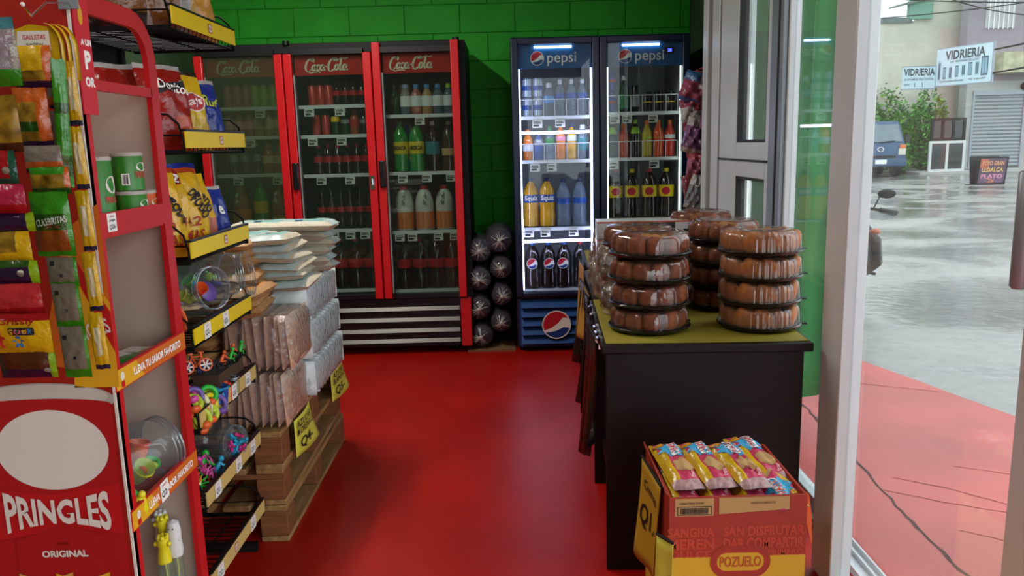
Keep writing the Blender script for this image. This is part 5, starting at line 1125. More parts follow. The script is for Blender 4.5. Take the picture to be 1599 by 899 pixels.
PK = [('pink pack with white and blue corner', 1.085, 4.62, 1.60, .21, .17, 18, (0, 2, 4)), ('crumpled pink pack tucked in the top corner', 1.175, 4.70, 1.68, .18, .13, -20, (0, 3, 0)), ('pale striped pack below the pink and blue one', 1.12, 4.64, 1.49, .20, .15, -8, (2, 3, 0)),
      ('purple pack at the left of the middle prong', 1.075, 4.62, 1.32, .15, .22, 14, (1, 1, 2)), ('purple pink pack in the middle prong', 1.13, 4.68, 1.30, .15, .24, -6, (1, 0, 5)), ('red pack at the right of the middle prong', 1.185, 4.72, 1.29, .12, .24, -12, (5, 3, 0)), ('dull pink pack hanging lower on the middle prong', 1.13, 4.63, 1.17, .18, .16, 6, (0, 2, 5)),
      ('clear sleeve pack at the left of the lowest prong', 1.075, 4.60, 1.00, .12, .2, 16, (6, 6, 2)), ('dark red striped pack on the lowest prong', 1.145, 4.65, .985, .18, .22, -10, (3, 2, 3)), ('dark red pack behind the lowest striped pack', 1.19, 4.76, .93, .16, .22, 8, (3, 3, 0))]
for nm_, x, y, z, w_, h_, rl_, (m0, m1, m2) in PK:
    def mf(u, v, fr, m0=m0, m1=m1, m2=m2): return m1 if (u > -.1 and v > 0 and v < .7) else (m2 if (u < -.2 and v > .35) or v < -.8 else m0)
    chipbag(nm_ + ', rack beside the window jamb', x, y, z, w_, h_, .10, -14 + rl_ * .6, -4, pk, mf, (), (), 'packs by the window jamb', rl_, 'paper_pack', .8)

# ---------------------------------------------------------------- dark tables with yellow covers
M_tab = mat('dark_wood', '#160907', .5, spec=.25, noise=.3, nscale=4, stretch=(1, 1, 14), bump=.05, bscale=30); M_cloth = mat('yellow_cover', '#8f801a', .7, noise=.08)
A3 = R(-3.0)
def table(label, x, y, w_, d, h):
    t = thing('display_table', label, 'table', (x, y, 0), A3, 'dark display tables')
    b = MB(); b.box(-.015, w_ + .015, -.015, d, h - .028, h); obj('tabletop', b, M_tab, t, bevel=.004)
    b = MB(); b.box(0, w_ - .01, 0, .025, 0, h - .028); obj('front_panel', b, M_tab, t, bevel=.002)
    b = MB(); b.box(0, w_ - .01, d - .04, d - .015, .0, h - .028); obj('back_panel', b, M_tab, t)
    b = MB(); b.box(.02, .04, .025, d - .04, h - .14, h - .028); b.box(w_ - .05, w_ - .03, .025, d - .04, h - .14, h - .028); obj('side_rail', b, M_tab, t)
    b = MB(); b.box(.03, w_ - .04, .03, d - .05, .18, .2); obj('lower_shelf', b, M_tab, t)
    b = MB(); b.box(.0, w_ + .005, .008, d - .01, h + .0005, h + .003); o = obj('table_cover', b, M_cloth); o.location = (x, y, 0); o.rotation_euler = (0, 0, A3)
    tag(o, 'yellow cover on the ' + label, 'cover', 'yellow table covers')
    return t
table('nearest dark wooden display table', .298, 2.404, .625, .72, .772)
table('middle dark wooden display table', .352, 3.16, .60, .72, .772)
table('farthest dark wooden display table', .41, 3.98, .58, .62, .772)

# ---------------------------------------------------------------- domed trays of bread
M_tray = mat('tray_black', '#0d0c0c', .22, spec=.6); M_dome = clear('dome_plastic', '#f6f2ee', 1.0, body=.02, bodycol='#c8c4c0', f0=.07, rough=.05, bump=.18, bscale=14); M_dome2 = clear('dome_plastic_ribbed', '#f4eee8', .8, body=.06, bodycol='#c0b4a8', f0=.10, rough=.08)
M_bread = mat('bread_brown', '#7a3a16', .6, noise=.55, nscale=22, bump=.35, bscale=70); M_bread2 = mat('bread_tan', '#a8642c', .6, noise=.18, nscale=25, bump=.1, bscale=60); M_crumb = mat('bread_crumb', '#a87434', .7, noise=.3, nscale=60)
def make_tray(ribbed):
    r = .138; t = thing('bread_tray', 'x', 'bread tray', (0, 0, 0))
    b = MB(); b.lathe([(.0001, 0), (r * .86, 0), (r * .92, .006), (r * .98, .010), (r * 1.0, .016), (r * .97, .0175), (r * .93, .012), (.0001, .010)], 36); b.box(-r * 1.12, -r * .97, -.014, .014, .010, .014); obj('base', b, M_tray, t)
    b = MB()
    if ribbed: b.shell([(r * .945, .016), (r * .93, .05), (r * .92, .066), (r * .86, .078), (r * .70, .082), (r * .52, .0835), (r * .46, .079), (.0001, .078)], 160, flute=.013, nf=40)
    else: b.shell([(r * .93, .016), (r * .93, .035), (r * .91, .06), (r * .85, .076), (r * .70, .083), (r * .55, .085), (r * .50, .081), (.0001, .080)], 60, flute=.018, nf=10)
    obj('dome', b, M_dome2 if ribbed else M_dome, t, ang=70)
    n = 12 if ribbed else 11; rr = random.Random(4)
    me = None
    for i in range(n):
        a = 2 * PI * i / n
        if me is None:
            b = MB()
            if ribbed: b.sphere((0, 0, 0), 1, (1, 1, 1), 18, 12); b.v = [Vector((math.copysign(abs(v.x) ** .8, v.x) * .019, math.copysign(abs(v.y) ** .75, v.y) * .036, .033 + math.copysign(abs(v.z) ** .72, v.z) * .033)) * (1 + .05 * math.sin(5 * v.y + 3 * v.z)) for v in b.v]
            else:
                b.sphere((0, 0, 0), 1, (1, 1, 1), 18, 12); b.v = [Vector((math.copysign(abs(v.x) ** .7, v.x) * .037, math.copysign(abs(v.y) ** .55, v.y) * .030, .031 + math.copysign(abs(v.z) ** .55, v.z) * .031)) * (1 + .07 * mnoise.noise(v * 2.3) + .03 * math.sin(7 * v.z + 4 * v.x)) for v in b.v]
            o = obj('bread_roll', b, M_bread2 if ribbed else M_bread, t); me = o.data
        else:
            o = bpy.data.objects.new('bread_roll', me); COL.objects.link(o); o.parent = t; CH.setdefault(t.name, []).append(o)
        q = r * (.74 if ribbed else .66)
        o.location = (q * math.cos(a), q * math.sin(a), .012); o.rotation_euler = (0, 0, a + rr.uniform(-.2, .2)); s_ = rr.uniform(.92, 1.06); o.scale = (s_, s_, s_)
        if ribbed: o.rotation_euler = (0, R(8), a + rr.uniform(-.4, .4))
    b = MB()
    for i in range(7):
        a = i * 2.4; q = r * .42 * math.sqrt((i + .5) / 7); b.sphere((q * math.cos(a), q * math.sin(a), .045), .028, (1.1, 1.1, .8), 10, 6)
    obj('bread_centre', b, M_crumb if not ribbed else M_bread2, t)
    return t
tr = {False: make_tray(False), True: make_tray(True)}; used = {False: 0, True: 0}
def tray(rib, x, y, z, rz, label, group):
    o = tr[rib] if not used[rib] else dup(tr[rib]); used[rib] = 1
    o.location = (x, y, z); o.rotation_euler = (0, 0, R(rz)); o['label'] = label; o['group'] = group
LV4 = ['lowest', 'second lowest', 'third lowest', 'topmost', 'fifth']
ZT = .776; STEP = .0825
for k in range(4): tray(False, .468 + .003 * (k % 2), 2.60, ZT + STEP * k, 200 + 23 * k, f'{LV4[k]} clear-domed tray of brown bread in the front left stack', 'front left bread trays')
for k in range(4): tray(True, .836 - .003 * (k % 2), 2.59, ZT + STEP * k, 168 + 5 * k, f'{LV4[k]} ribbed-domed tray of tan bread in the front right stack', 'front right bread trays')
for k in range(4): tray(False, .80 + .004 * (k % 2), 2.93, ZT + STEP * k, 150 + 31 * k, f'{LV4[k]} domed bread tray in the stack behind the ribbed trays', 'second row bread trays')
for k in range(4): tray(False, .815, 3.32, ZT + STEP * k + .0, 100 + 27 * k, f'{LV4[k]} domed bread tray in the rear right stack on the middle table', 'rear bread trays')
for k in range(4): tray(False, .50 - .004 * k, 2.935, ZT + .08 * k * .98, 80 + 41 * k, f'{LV4[k]} domed bread tray in the stack behind the front left one', 'rear left bread trays')
# packaged sliced bread and a carton behind the left stacks
M_bp = bagmat('#b9b6b2')
def loaf(label, x, y, z, dark):
    t = thing('bread_pack', label, 'bread pack', (x, y, z), R(-4), 'packaged bread on the middle table')
    b = MB(); b.pillow(.36, .13, .075, 12, 8, .04, int(z * 100), .12, lambda u, v, f: (1 if abs(v) > .85 else (2 if dark and u > -.1 and u < .75 else (3 if -.2 < u < -.1 else (4 if -.6 < u < -.25 and abs(v) < .7 else 0)))) , 4)
    b.v = [Matrix.Rotation(R(-90), 4, 'X') @ v for v in b.v]; b.v = [Vector((v.x, v.y * 1.0, v.z + .0375)) for v in b.v]
    b2 = MB(); b2.T = T(0, 0, 0); obj('pouch', b, [M_bp, bagmat('#b03a2a'), bagmat('#15120f'), bagmat('#b03a2a'), M_bread2], t, ang=80)
    if dark: lettering('abi', M_wtext, t, T(.06, -.001, .035) @ FRONT, w=.08, h=.03, bold=.03)
    return t
for k in range(4):
    t = thing('bread_pack', f'{LV4[k]} white and red packaged loaf in the pile behind the left bread trays', 'bread pack', (.56, 3.30, ZT + .0755 * k), R(-3), 'packaged loaves')
    b = MB(); b.box(-.19, .19, -.07, .07, .002, .072); m_ = [M_bp, bagmat('#b03a2a'), bagmat('#15120f'), M_bread2]
    b.box(-.19, .19, -.0706, -.070, .066, .072, 1); b.box(-.045, .13, -.0708, -.0702, .004, .066, 2); b.box(-.065, -.045, -.0708, -.0702, .004, .066, 1)
    pts = oval(18, .045, .026, cx=-.115, cy=.032); b.prism(pts, -.0715, -.0704, 3)
    obj('wrapper', b, m_, t, bevel=.008); lettering('ab/b', M_wtext, t, T(.05, -.0722, .036) @ FRONT, w=.09, h=.034, bold=.03)
t = thing('cardboard_box', 'brown open cardboard box behind the bread on the middle table', 'box', (.72, 3.62, .776), R(-3))
b = MB(); b.box(-.2, .2, -.12, -.114, 0, .225); b.box(-.2, .2, .114, .12, 0, .225); b.box(-.2, -.194, -.12, .12, 0, .225); b.box(.194, .2, -.12, .12, 0, .225); b.box(-.2, .2, -.12, .12, 0, .006); obj('walls', b, mat('carton_tan', '#9a7448', .75, noise=.06), t)
b = MB(); b.add([(-.2, -.12, .225), (.2, -.12, .225), (.19, -.2, .25), (-.19, -.2, .25)], [(0, 1, 2, 3)]); o = obj('flap', b, mat('carton_tan', '#9a7448'), t); o.modifiers.new('s', 'SOLIDIFY').thickness = .004
# silvery bun bags piled along the left edge of the tables
M_bun = clear('bun_film', '#eee8e2', 1.0, body=.22, bodycol='#b0a49a', f0=.10, rough=.14, bump=.6, bscale=40)
kb = 0
for (x, y, z, rz, ln) in ((.372, 2.80, .776, -60, 14), (.375, 2.93, .79, -70, 20), (.38, 2.86, .87, -50, 14), (.385, 3.04, .80, -45, 16), (.39, 2.99, .90, -40, 12), (.405, 3.16, .776, -20, 8), (.40, 3.30, .81, -35, 20), (.41, 3.44, .776, -30, 12), (.425, 3.36, .90, -25, 10), (.42, 3.55, .84, -40, 15), (.43, 3.26, .93, -30, 12), (.47, 3.14, .86, -12, 18)):
    t = thing('bun_bag', f'crinkled clear bag of buns, {ORD[kb]} of the pile along the left table edges', 'bun bag', (x, y, z), R(rz), 'bun bags on the left table edge'); t.rotation_euler = (R(-ln), 0, R(rz))
    b = MB(); b.pillow(.15, .13, .09, 12, 10, .12, kb + 40, .4); obj('film', b, M_bun, t, ang=80)
    for q in range(3):
        b = MB(); b.sphere((-.04 + .04 * q, 0, .045 + .012 * (q % 2)), .028, (1, .8, .9), 10, 6); obj('bun', b, M_bread if q % 2 else mat('bun_dark', '#5a2c16', .6), t)
    kb += 1
# brownish yellow price sheets clipped along the left edges, and dark bags hanging below
def drape(name, label, cat, x, y, z, w_, h, m, seed, amp=.02, rz=-90, lines=()):
    t = thing(name, label, cat, (x, y, z), R(rz)); rr = random.Random(seed); n = 10; ph = rr.uniform(0, 6)
    f = lambda u, v: -amp * math.sin(u * 5 + ph + 2 * v) * (1 - v) - .015 * (1 - v) ** 2
    b = MB(); b.add([(-w_ / 2 + w_ * i / n * (1 - .15 * (1 - j / n)), f(i / n, j / n), -h + h * j / n) for j in range(n + 1) for i in range(n + 1)], [(j * (n + 1) + i, j * (n + 1) + i + 1, (j + 1) * (n + 1) + i + 1, (j + 1) * (n + 1) + i) for j in range(n) for i in range(n)])
    o = obj('sheet', b, m, t, ang=80); o.modifiers.new('s', 'SOLIDIFY').thickness = .001
    for s_, dx, dz, ww, hh in lines:
        vs_, fs, _a = text_geo(s_, .012, .1, 1.0, 2); bb = MB(); pts = []
        for xx, yy in vs_:
            X = xx * ww + dx; Z = yy * hh + dz; u = min(1, max(0, X / w_ + .5)); v = min(1, max(0, 1 + Z / h)); pts.append((X, f(u, v) - .002, Z))
        bb.add(pts, fs); obj('lettering', bb, M_ink, t, smooth=False)
    b = MB(); b.cyl((-w_ / 2, 0, .004), (w_ / 2, 0, .004), .004, n=6); obj('clip_rail', b, M_dark, t)
    return t
M_osheet = mat('paper_ochre', '#a8782a', .6, noise=.15, nscale=8)
drape('price_sheet', 'ochre price sheet hanging from the left edge of the middle table', 'sign', .335, 3.42, .765, .3, .24, M_osheet, 1, .02, -90, [('Q10-', 0, -.09, .16, .06)])
drape('price_sheet', 'ochre price sheet hanging from the left edge of the farthest table', 'sign', .385, 4.15, .765, .26, .42, M_osheet, 2, .02, -90, [('Q12-', 0, -.12, .16, .06)])
for k, (x, y, h) in enumerate(((.277, 2.62, .42), (.285, 2.80, .5), (.322, 3.28, .5), (.335, 3.60, .4))):
    drape('plastic_bag', f'dark crinkled plastic bag, {ORD[k]} from the front, hanging at the left table edges', 'plastic bag', x, y, .762, .18, h, bagmat('#1c0d0a'), k + 5, .03)
for k, y in enumerate((2.50, 2.58, 2.66, 2.86, 3.0)):
    b = MB(); b.box(-.014, .014, 0, .012, -.03, .012); b.cyl((-.014, -.003, .0), (.014, -.003, .0), .008, n=8); o = obj('binder_clip', b, M_chrome); o.location = (.279 + .052 * (y - 2.4), y, .765); o.rotation_euler = (0, 0, R(-90)); tag(o, f'silver binder clip, {ORD[k]} from the front, on the left edge of the nearest table', 'clip', 'binder clips on the table edge')

# ---------------------------------------------------------------- cookie carton in front of the tables
M_cred = mat('carton_red', '#9a2c1a', .5, noise=.06); M_cyel = mat('carton_yellow', '#c99a20', .5, noise=.04); M_kraft = mat('kraft_patch', '#b08a52', .6); M_tone = mat('carton_tone', '#b53c24', .5)
bx = thing('cookie_carton', 'open red and yellow printed carton full of cookie packs, in front of the table', 'carton', (.55, 1.97, 0), 0)
ob = T(*(-bx.location))
X0, X1, Y0, Y1, ZB = .377, .716, 1.80, 2.13, .538
b = MB(); b.box(X0, X1, Y0, Y0 + .006, 0, .38, 1); b.box(X0, X1, Y0, Y0 + .006, .38, ZB); b.box(X0, X1, Y1 - .006, Y1, 0, ZB); b.box(X0, X0 + .006, Y0 + .006, Y1 - .006, 0, .38, 1); b.box(X0, X0 + .006, Y0 + .006, Y1 - .006, .38, ZB + .0)
b.box(X1 - .006, X1, Y0 + .006, Y1 - .006, 0, .38, 1); b.box(X1 - .006, X1, Y0 + .006, Y1 - .006, .38, ZB); b.box(X0, X1, Y0, Y1, 0, .006, 1)
wl_ = obj('walls', b, [M_cred, M_cyel], bx, world=True)
b = MB(); b.add([(X0, Y0 + .02, ZB), (X0, Y1, ZB), (X0 - .004, Y1, ZB + .018), (X0 - .003, Y0 + .16, ZB + .012)], [(0, 1, 2, 3)]); o = obj('flap', b, M_cred, bx, world=True); o.modifiers.new('s', 'SOLIDIFY').thickness = .004
cx = (X0 + X1) / 2
for s_, x, z, ww, hh in (('SANGRIA', -.115, .447, .115, .026), ('SAN DISFRUTAR', .065, .447, .2, .026), ('MEREN', -.115, .415, .115, .028), ('DAR COMPARTIR', .065, .415, .2, .028), ('DULCE', -.115, .388, .1, .018), ('PRIMERO', .12, .388, .09, .016)):
    lettering(s_, M_tone, wl_, ob @ T(cx + x, Y0 - .0008, z) @ FRONT, w=ww, h=hh, bold=.03)
flat('kraft_label', [(rrect(.095, .046, .001, cx=-.108, cy=.513), 0), (rrect(.086, .023, .001, cx=-.108, cy=.504), 1), (rrect(.081, .019, .001, cx=-.108, cy=.504), 0), ([(-.048, .494), (.125, .503), (.125, .537), (-.048, .537)], 0)], [M_kraft, M_ink], wl_, ob @ T(cx, Y0 - .0006, 0) @ FRONT)
bb = MB(); bb.T = ob @ T(cx - .143, Y0 - .0024, .496) @ FRONT; xq = 0; rr = random.Random(2)
while xq < .068:
    w_ = rr.choice((.0008, .0014, .002)); bb.add([(xq, 0, 0), (xq + w_, 0, 0), (xq + w_, .016, 0), (xq, .016, 0)], [(0, 1, 2, 3)]); xq += w_ + rr.choice((.0008, .0012))
obj('barcode', bb, M_ink, wl_, smooth=False)
lettering('CREMAS FRESA 12 UNID', M_ink, wl_, ob @ T(cx - .115, Y0 - .0024, .524) @ FRONT, w=.06, h=.005); lettering('PRODUCTO LIMPIO 27.40', mat('ink_stamp', '#6a4a2a', .6), wl_, ob @ T(cx + .06, Y0 - .0028, .522) @ FRONT, w=.06, h=.006)
def pill(w_, h): return rrect(w_, h, h / 2 - .001, 8)
flat('wordmark_oval', [(pill(.150, .085), 0), (pill(.128, .058), 1), (pill(.116, .048), 2)], [M_cred, mat('oval_rim', '#a8301c', .5), M_cyel], wl_, ob @ T(cx + .008, Y0 - .0014, .366) @ FRONT)
lettering('POZUELO', mat('ink_rust', '#b0491c', .5), wl_, ob @ T(cx + .008, Y0 - .0034, .367) @ FRONT, w=.103, h=.028, bold=.02)
# cookie packs
Ky = bagmat('#d0a81a'); Kp_ = bagmat('#c03a5a'); Kcl = mat('pack_end', '#a07a78', .25, noise=.4, nscale=60, bump=.4, bscale=60); Kck = mat('cookie_print', '#a8804e', .6)
def cookie(label, x, y, z, rz, tilt, roll=0, flip=False):
    t = thing('cookie_pack', label, 'cookie pack', (x, y, z), 0, 'cookie packs in the carton'); t.rotation_euler = (R(tilt), R(roll), R(rz))
    W_, H_, Tt = .083, .255, .042
    b = MB(); b.pillow(W_, H_, Tt, 10, 18, .05, int(x * 977 + y * 331) % 500, .22, lambda u, v, f: 2 if v < -.78 or not f else (0 if u < -.45 - .25 * (v > .3) else 1), 4.5)
    L_ = Matrix.Rotation(-PI / 2, 4, 'X'); b.v = [L_ @ Vector((v.x, v.y, v.z - H_ / 2)) for v in b.v]
    b.v = [Vector((v.x, v.y, v.z)) for v in b.v]; obj('wrapper', b, [Ky, Kp_, Kcl], t, ang=80)
    F = bagf(W_, H_, Tt, .05, int(x * 977 + y * 331) % 500, .22, 4.5)
    def hz(px, py):
        a, c, d = F(max(-.98, min(.98, px / (W_ / 2))), max(-.98, min(.98, py / (H_ / 2)))); return d
    def pr(name, polys, mats, off_=.0012):
        b = MB()
        for k, (pts, mi) in enumerate(polys): ringfan(b, pts, lambda x_, y_, o_: (x_, y_, hz(x_, y_) + o_), off_ + .0005 * k, mi)
        obj(name, b, mats, t, smooth=False)
    s_ = -1 if flip else 1
    ck = [(.012 + q[0] * 1.0, -.02 + q[1] - .012) for q in [(.026 * math.cos(a) * (1 + .12 * math.cos(5 * a)), .034 * math.sin(a) * (1 + .1 * math.cos(4 * a))) for a in [2 * PI * i / 24 for i in range(24)]]]
    pr('cookie_motif', [(ck, 0), ([(x_ * .85 + .002, y_ * .85 - .005) for x_, y_ in ck], 1)], [Kck, mat('cookie_print2', '#b58c58', .6)])
    pr('splash_motif', [([(.034 * math.cos(a) * (1 + .25 * math.cos(7 * a)) + .004, .062 + .045 * math.sin(a) * (1 + .2 * math.cos(6 * a))) for a in [2 * PI * i / 42 for i in range(42)]], 0), (oval(14, .017, .012, cx=-.024, cy=.088), 1), (oval(14, .013, .009, cx=-.024, cy=.088), 2)], [mat('splash_sky', '#3a9ac4', .4), mat('ink_rust', '#b0491c'), Ky])
    def txt(s2, px, py, ww, hh, m, rot, bold=.03):
        Mr = Matrix.Rotation(R(rot), 4, 'Z'); lettering(s2, m, t, Matrix.Identity(4), w=ww, h=hh, bold=bold, warp=lambda a, c, d: (px + (Mr @ Vector((a, c, 0))).x, py + (Mr @ Vector((a, c, 0))).y, hz(px + (Mr @ Vector((a, c, 0))).x, py + (Mr @ Vector((a, c, 0))).y) + .0034), res=2)
    txt('CREMAS', .012, .062, .082, .026, M_wtext, 90, .06); txt('CREMAS', .012, .062, .080, .024, M_redink, 90); txt('POZUELO', -.024, .088, .02, .006, M_redink, 0); txt('fresa', .02, -.082, .03, .012, mat('ink_rose', '#d9a0a8', .5), 80)
    return t
for k, (x, dx) in enumerate(((.428, 0), (.508, 0), (.588, 0), (.668, 0))):
    if k < 3: cookie(f'cookie pack lying on top of the carton, {ORD[k]} from the left', x, 1.975 - .012 * (k == 2), .545 + .002 * k, 5 + 2 * k, 4)
cookie('short far cookie pack at the back right corner of the carton', .660, 2.03, .535, 9, 6); cookie('crumpled cookie pack turned over at the front right corner of the carton', .666, 1.925, .518, 188, -7, 4)
for k in range(4): cookie(f'cookie pack in the lower layer of the carton, {ORD[k]} from the left', .426 + .083 * k, 1.945, .505, 1 + k, 0)
for k in range(4): cookie(f'cookie pack in the hidden bottom layer of the carton, {ORD[k]} from the left', .426 + .083 * k, 1.965, .462, 0, 0)
b = MB(); b.box(X0 + .008, X1 - .008, Y0 + .02, Y1 - .02, .006, .438)
o = obj('carton_filler', b, mat('carton_tan', '#9a7448'), bx, world=True)
drape('price_sign', 'yellow handwritten price sign leaning on the left side of the cookie carton', 'sign', .362, 1.97, .535, .2, .28, mat('paper_mustard', '#b8921e', .6), 21, .010, -86, [('Cremas', 0, -.06, .13, .03), ('Q1.-', -.01, -.15, .14, .07)])
drape('price_sign', 'pale yellow folded paper at the lower left corner of the cookie carton', 'sign', .362, 1.78, .44, .06, .3, M_ysign, 23, .012, -60)
b = MB(); b.prism([(0, 0), (.012, -.05), (.02, -.075), (.016, .01), (.006, .06), (0, .07)], -.001, .001); o = obj('paper_tag', b, mat('paper_orange', '#d0561c', .6)); o.location = (.7185, 1.815, .47); o.rotation_euler = (0, 0, R(8)); tag(o, 'orange paper tag sticking out at the right side of the cookie carton', 'tag')
# ---------------------------------------------------------------- outside: sidewalk, wet street, buildings, vehicles
M_side = mat('red_sidewalk', '#b84a42', .5, noise=.22, nscale=1.6, bump=.15, bscale=14)
def wet():
    m = bpy.data.materials.new('wet_concrete'); m.use_nodes = True; nt = m.node_tree; bs = nt.nodes['Principled BSDF']; N = nt.nodes.new; L = nt.links.new
    tc = N('ShaderNodeTexCoord'); n1 = N('ShaderNodeTexNoise'); n1.inputs['Scale'].default_value = .55; n1.inputs['Detail'].default_value = 7; n1.inputs['Distortion'].default_value = .6; L(tc.outputs['Object'], n1.inputs['Vector'])
    n2 = N('ShaderNodeTexNoise'); n2.inputs['Scale'].default_value = 9; n2.inputs['Detail'].default_value = 6; L(tc.outputs['Object'], n2.inputs['Vector'])
    r = N('ShaderNodeValToRGB'); r.color_ramp.elements[0].position = .42; r.color_ramp.elements[0].color = (.06, .06, .06, 1); r.color_ramp.elements[1].position = .62; r.color_ramp.elements[1].color = (.5, .5, .5, 1); L(n1.outputs[0], r.inputs[0]); L(r.outputs[0], bs.inputs['Roughness'])
    c = N('ShaderNodeValToRGB'); c.color_ramp.elements[0].position = .35; c.color_ramp.elements[0].color = (.15, .145, .135, 1); c.color_ramp.elements[1].position = .68; c.color_ramp.elements[1].color = (.30, .29, .26, 1)
    mx = N('ShaderNodeMath'); mx.operation = 'MULTIPLY_ADD'; mx.inputs[1].default_value = .35; L(n2.outputs[0], mx.inputs[0]); m3 = N('ShaderNodeMath'); m3.operation = 'MULTIPLY'; m3.inputs[1].default_value = .65; L(n1.outputs[0], m3.inputs[0]); L(m3.outputs[0], mx.inputs[2]); L(mx.outputs[0], c.inputs[0]); L(c.outputs[0], bs.inputs['Base Color'])
    bp = N('ShaderNodeBump'); bp.inputs['Strength'].default_value = .35; bp.inputs['Distance'].default_value = .02; L(n2.outputs[0], bp.inputs['Height']); L(bp.outputs[0], bs.inputs['Normal'])
    return m
pts = [(1.2, 5.25), (1.85, 5.2), (2.1, 5.02), (2.24, 4.86), (2.36, 4.45), (2.45, 4.1), (2.56, 3.73), (2.72, 2.9), (2.85, 2.0), (2.95, 0), (3.0, -4), (1.2, -4)]
b = MB(); n = len(pts); b.add([(x, y, -.02) for x, y in pts] + [(x + .03, y + .02, -.14) for x, y in pts], [tuple(reversed(range(n)))] + [(i, (i + 1) % n, n + (i + 1) % n, n + i) for i in range(n)])
sw = struct('trim_5', b, M_side, smooth=False)
tag(sw, 'red painted sidewalk outside the glass')
def crack(pts, wd, m):
    b = MB(); rr = random.Random(len(pts)); P = []
    for (x0, y0), (x1, y1) in zip(pts, pts[1:]):
        for k in range(6): P.append((x0 + (x1 - x0) * k / 6 + rr.uniform(-.006, .006), y0 + (y1 - y0) * k / 6))
    P.append(pts[-1])
    vs = []
    for x, y in P: q = wd * rr.uniform(.6, 1.3); vs += [(x - q, y - q * .3, -.0192), (x + q, y + q * .3, -.0192)]
    b.add(vs, [(2 * i, 2 * i + 1, 2 * i + 3, 2 * i + 2) for i in range(len(P) - 1)]); obj('crack', b, m, sw, smooth=False)
M_crk = mat('crack_dark', '#4a2c28', .9); M_crk2 = mat('crack_red', '#8c2a24', .9)
crack([(1.56, 4.6), (1.557, 3.96), (1.532, 3.66), (1.511, 3.226), (1.479, 2.845), (1.465, 2.583), (1.463, 2.343), (1.46, .5)], .007, M_crk)
crack([(1.593, 3.106), (1.739, 3.0), (1.922, 2.818), (2.2, 2.6)], .004, M_crk2); crack([(1.496, 2.987), (1.686, 2.86), (1.95, 2.72)], .004, M_crk2); crack([(1.612, 2.641), (1.74, 2.55), (2.0, 2.42)], .004, M_crk2); crack([(1.9, 3.2), (2.1, 3.1), (2.5, 2.95)], .003, M_crk2); crack([(1.5, 4.45), (2.0, 4.4), (2.38, 4.2)], .005, M_crk2)
b = MB(); b.add([(-30, -20, -.1), (90, -20, -.1), (90, 70, -.1), (-30, 70, -.1)], [(0, 1, 2, 3)]); g = struct('ground', b, wet()); tag(g, 'wet grey concrete street')
# stones at the sidewalk edge
rr = random.Random(6)
# green rolled tarpaulin hanging outside the glass
M_tarp = mat('tarp_green', '#45b85e', .45, noise=.10, nscale=5, bump=.1, bscale=12)
tp = thing('tarpaulin', 'green plastic tarpaulin roll hanging outside behind the window glass', 'tarpaulin', (1.45, 3.72, .15))
def strip(y0, y1, x0, z0, nm, ph):
    b = MB(); n = 16; rows = 14; vs = []
    for j in range(rows + 1):
        v = j / rows
        for i in range(n + 1):
            u = i / n; zb = z0 + (.06 * (abs(2 * u - 1) ** 2.4)); z = zb + (2.75 - zb) * v
            vs.append((x0 + .035 * math.cos(u * 9 + ph) + .02 * math.sin(u * 17 + v), y0 + (y1 - y0) * (u - .5) * (.8 + .35 * v) + (y0 + y1) / 2 - y0, z))
    b.add(vs, [(j * (n + 1) + i, j * (n + 1) + i + 1, (j + 1) * (n + 1) + i + 1, (j + 1) * (n + 1) + i) for j in range(rows) for i in range(n)])
    o = obj(nm, b, M_tarp, tp, world=True, ang=80); o.modifiers.new('s', 'SOLIDIFY').thickness = .004
strip(3.58, 3.88, 1.44, .14, 'front_fold', 0); strip(3.48, 3.82, 1.50, .17, 'rear_fold', 2)
b = MB(); b.cyl((1.47, 3.2, 2.76), (1.47, 4.0, 2.76), .03); b.box(1.2, 1.5, 3.25, 3.28, 2.74, 2.78); b.box(1.2, 1.5, 3.92, 3.95, 2.74, 2.78); obj('hanging_bar', b, M_alu2, tp, world=True)

# far beige wall building, green-eaved annex, mauve building with roller shutter
M_bw = mat('weathered_beige', '#c4c0b0', .85, noise=.16, nscale=.6, bump=.1, bscale=6); M_mv = mat('mauve_render', '#8f858c', .8, noise=.05); M_gr = mat('grey_render', '#a3a29e', .8, noise=.06); M_led_ = mat('stained_ledge', '#a8a688', .85, noise=.3, nscale=3); M_stain = mat('roof_coping', '#6d7274', .9, noise=.2)
t = thing('beige_building', 'long weathered beige wall building behind the bush across the street', 'building', (13, 33, -.1))
b = MB(); b.box(7, 16.05, 32.2, 36, -.1, 5.75); b.box(16.05, 18.6, 32.2, 33.0, -.1, 5.75); b.box(16.3, 18.6, 32.2, 32.5, 5.75, 9); obj('wall', b, M_bw, t, world=True)
b = MB(); b.box(7, 16.05, 32.12, 32.3, 5.68, 5.88); obj('coping', b, M_stain, t, world=True)
b = MB(); b.add([(15.5, 31.9, 6.36), (16.9, 31.9, 6.66), (16.9, 33, 6.70), (15.5, 33, 6.40), (15.5, 31.9, 6.28), (16.9, 31.9, 6.58), (16.9, 33, 6.62), (15.5, 33, 6.32)], [(0, 1, 2, 3), (7, 6, 5, 4), (0, 4, 5, 1), (1, 5, 6, 2), (2, 6, 7, 3), (3, 7, 4, 0)]); obj('eave', b, M_stain, t, world=True)
b = MB(); b.box(15.9, 16.8, 32.05, 32.3, 5.8, 6.5); obj('gable', b, mat('gable_green', '#6f9a86', .7), t, world=True)
t = thing('shop_building', 'mauve and grey shop building with closed roller shutter across the street', 'building', (20, 31, -.1))
b = MB(); b.box(17.62, 26, 31.0, 31.5, 3.3, 9); b.box(18.7, 26, 31.5, 36, 3.3, 9); obj('upper_wall', b, M_mv, t, world=True)
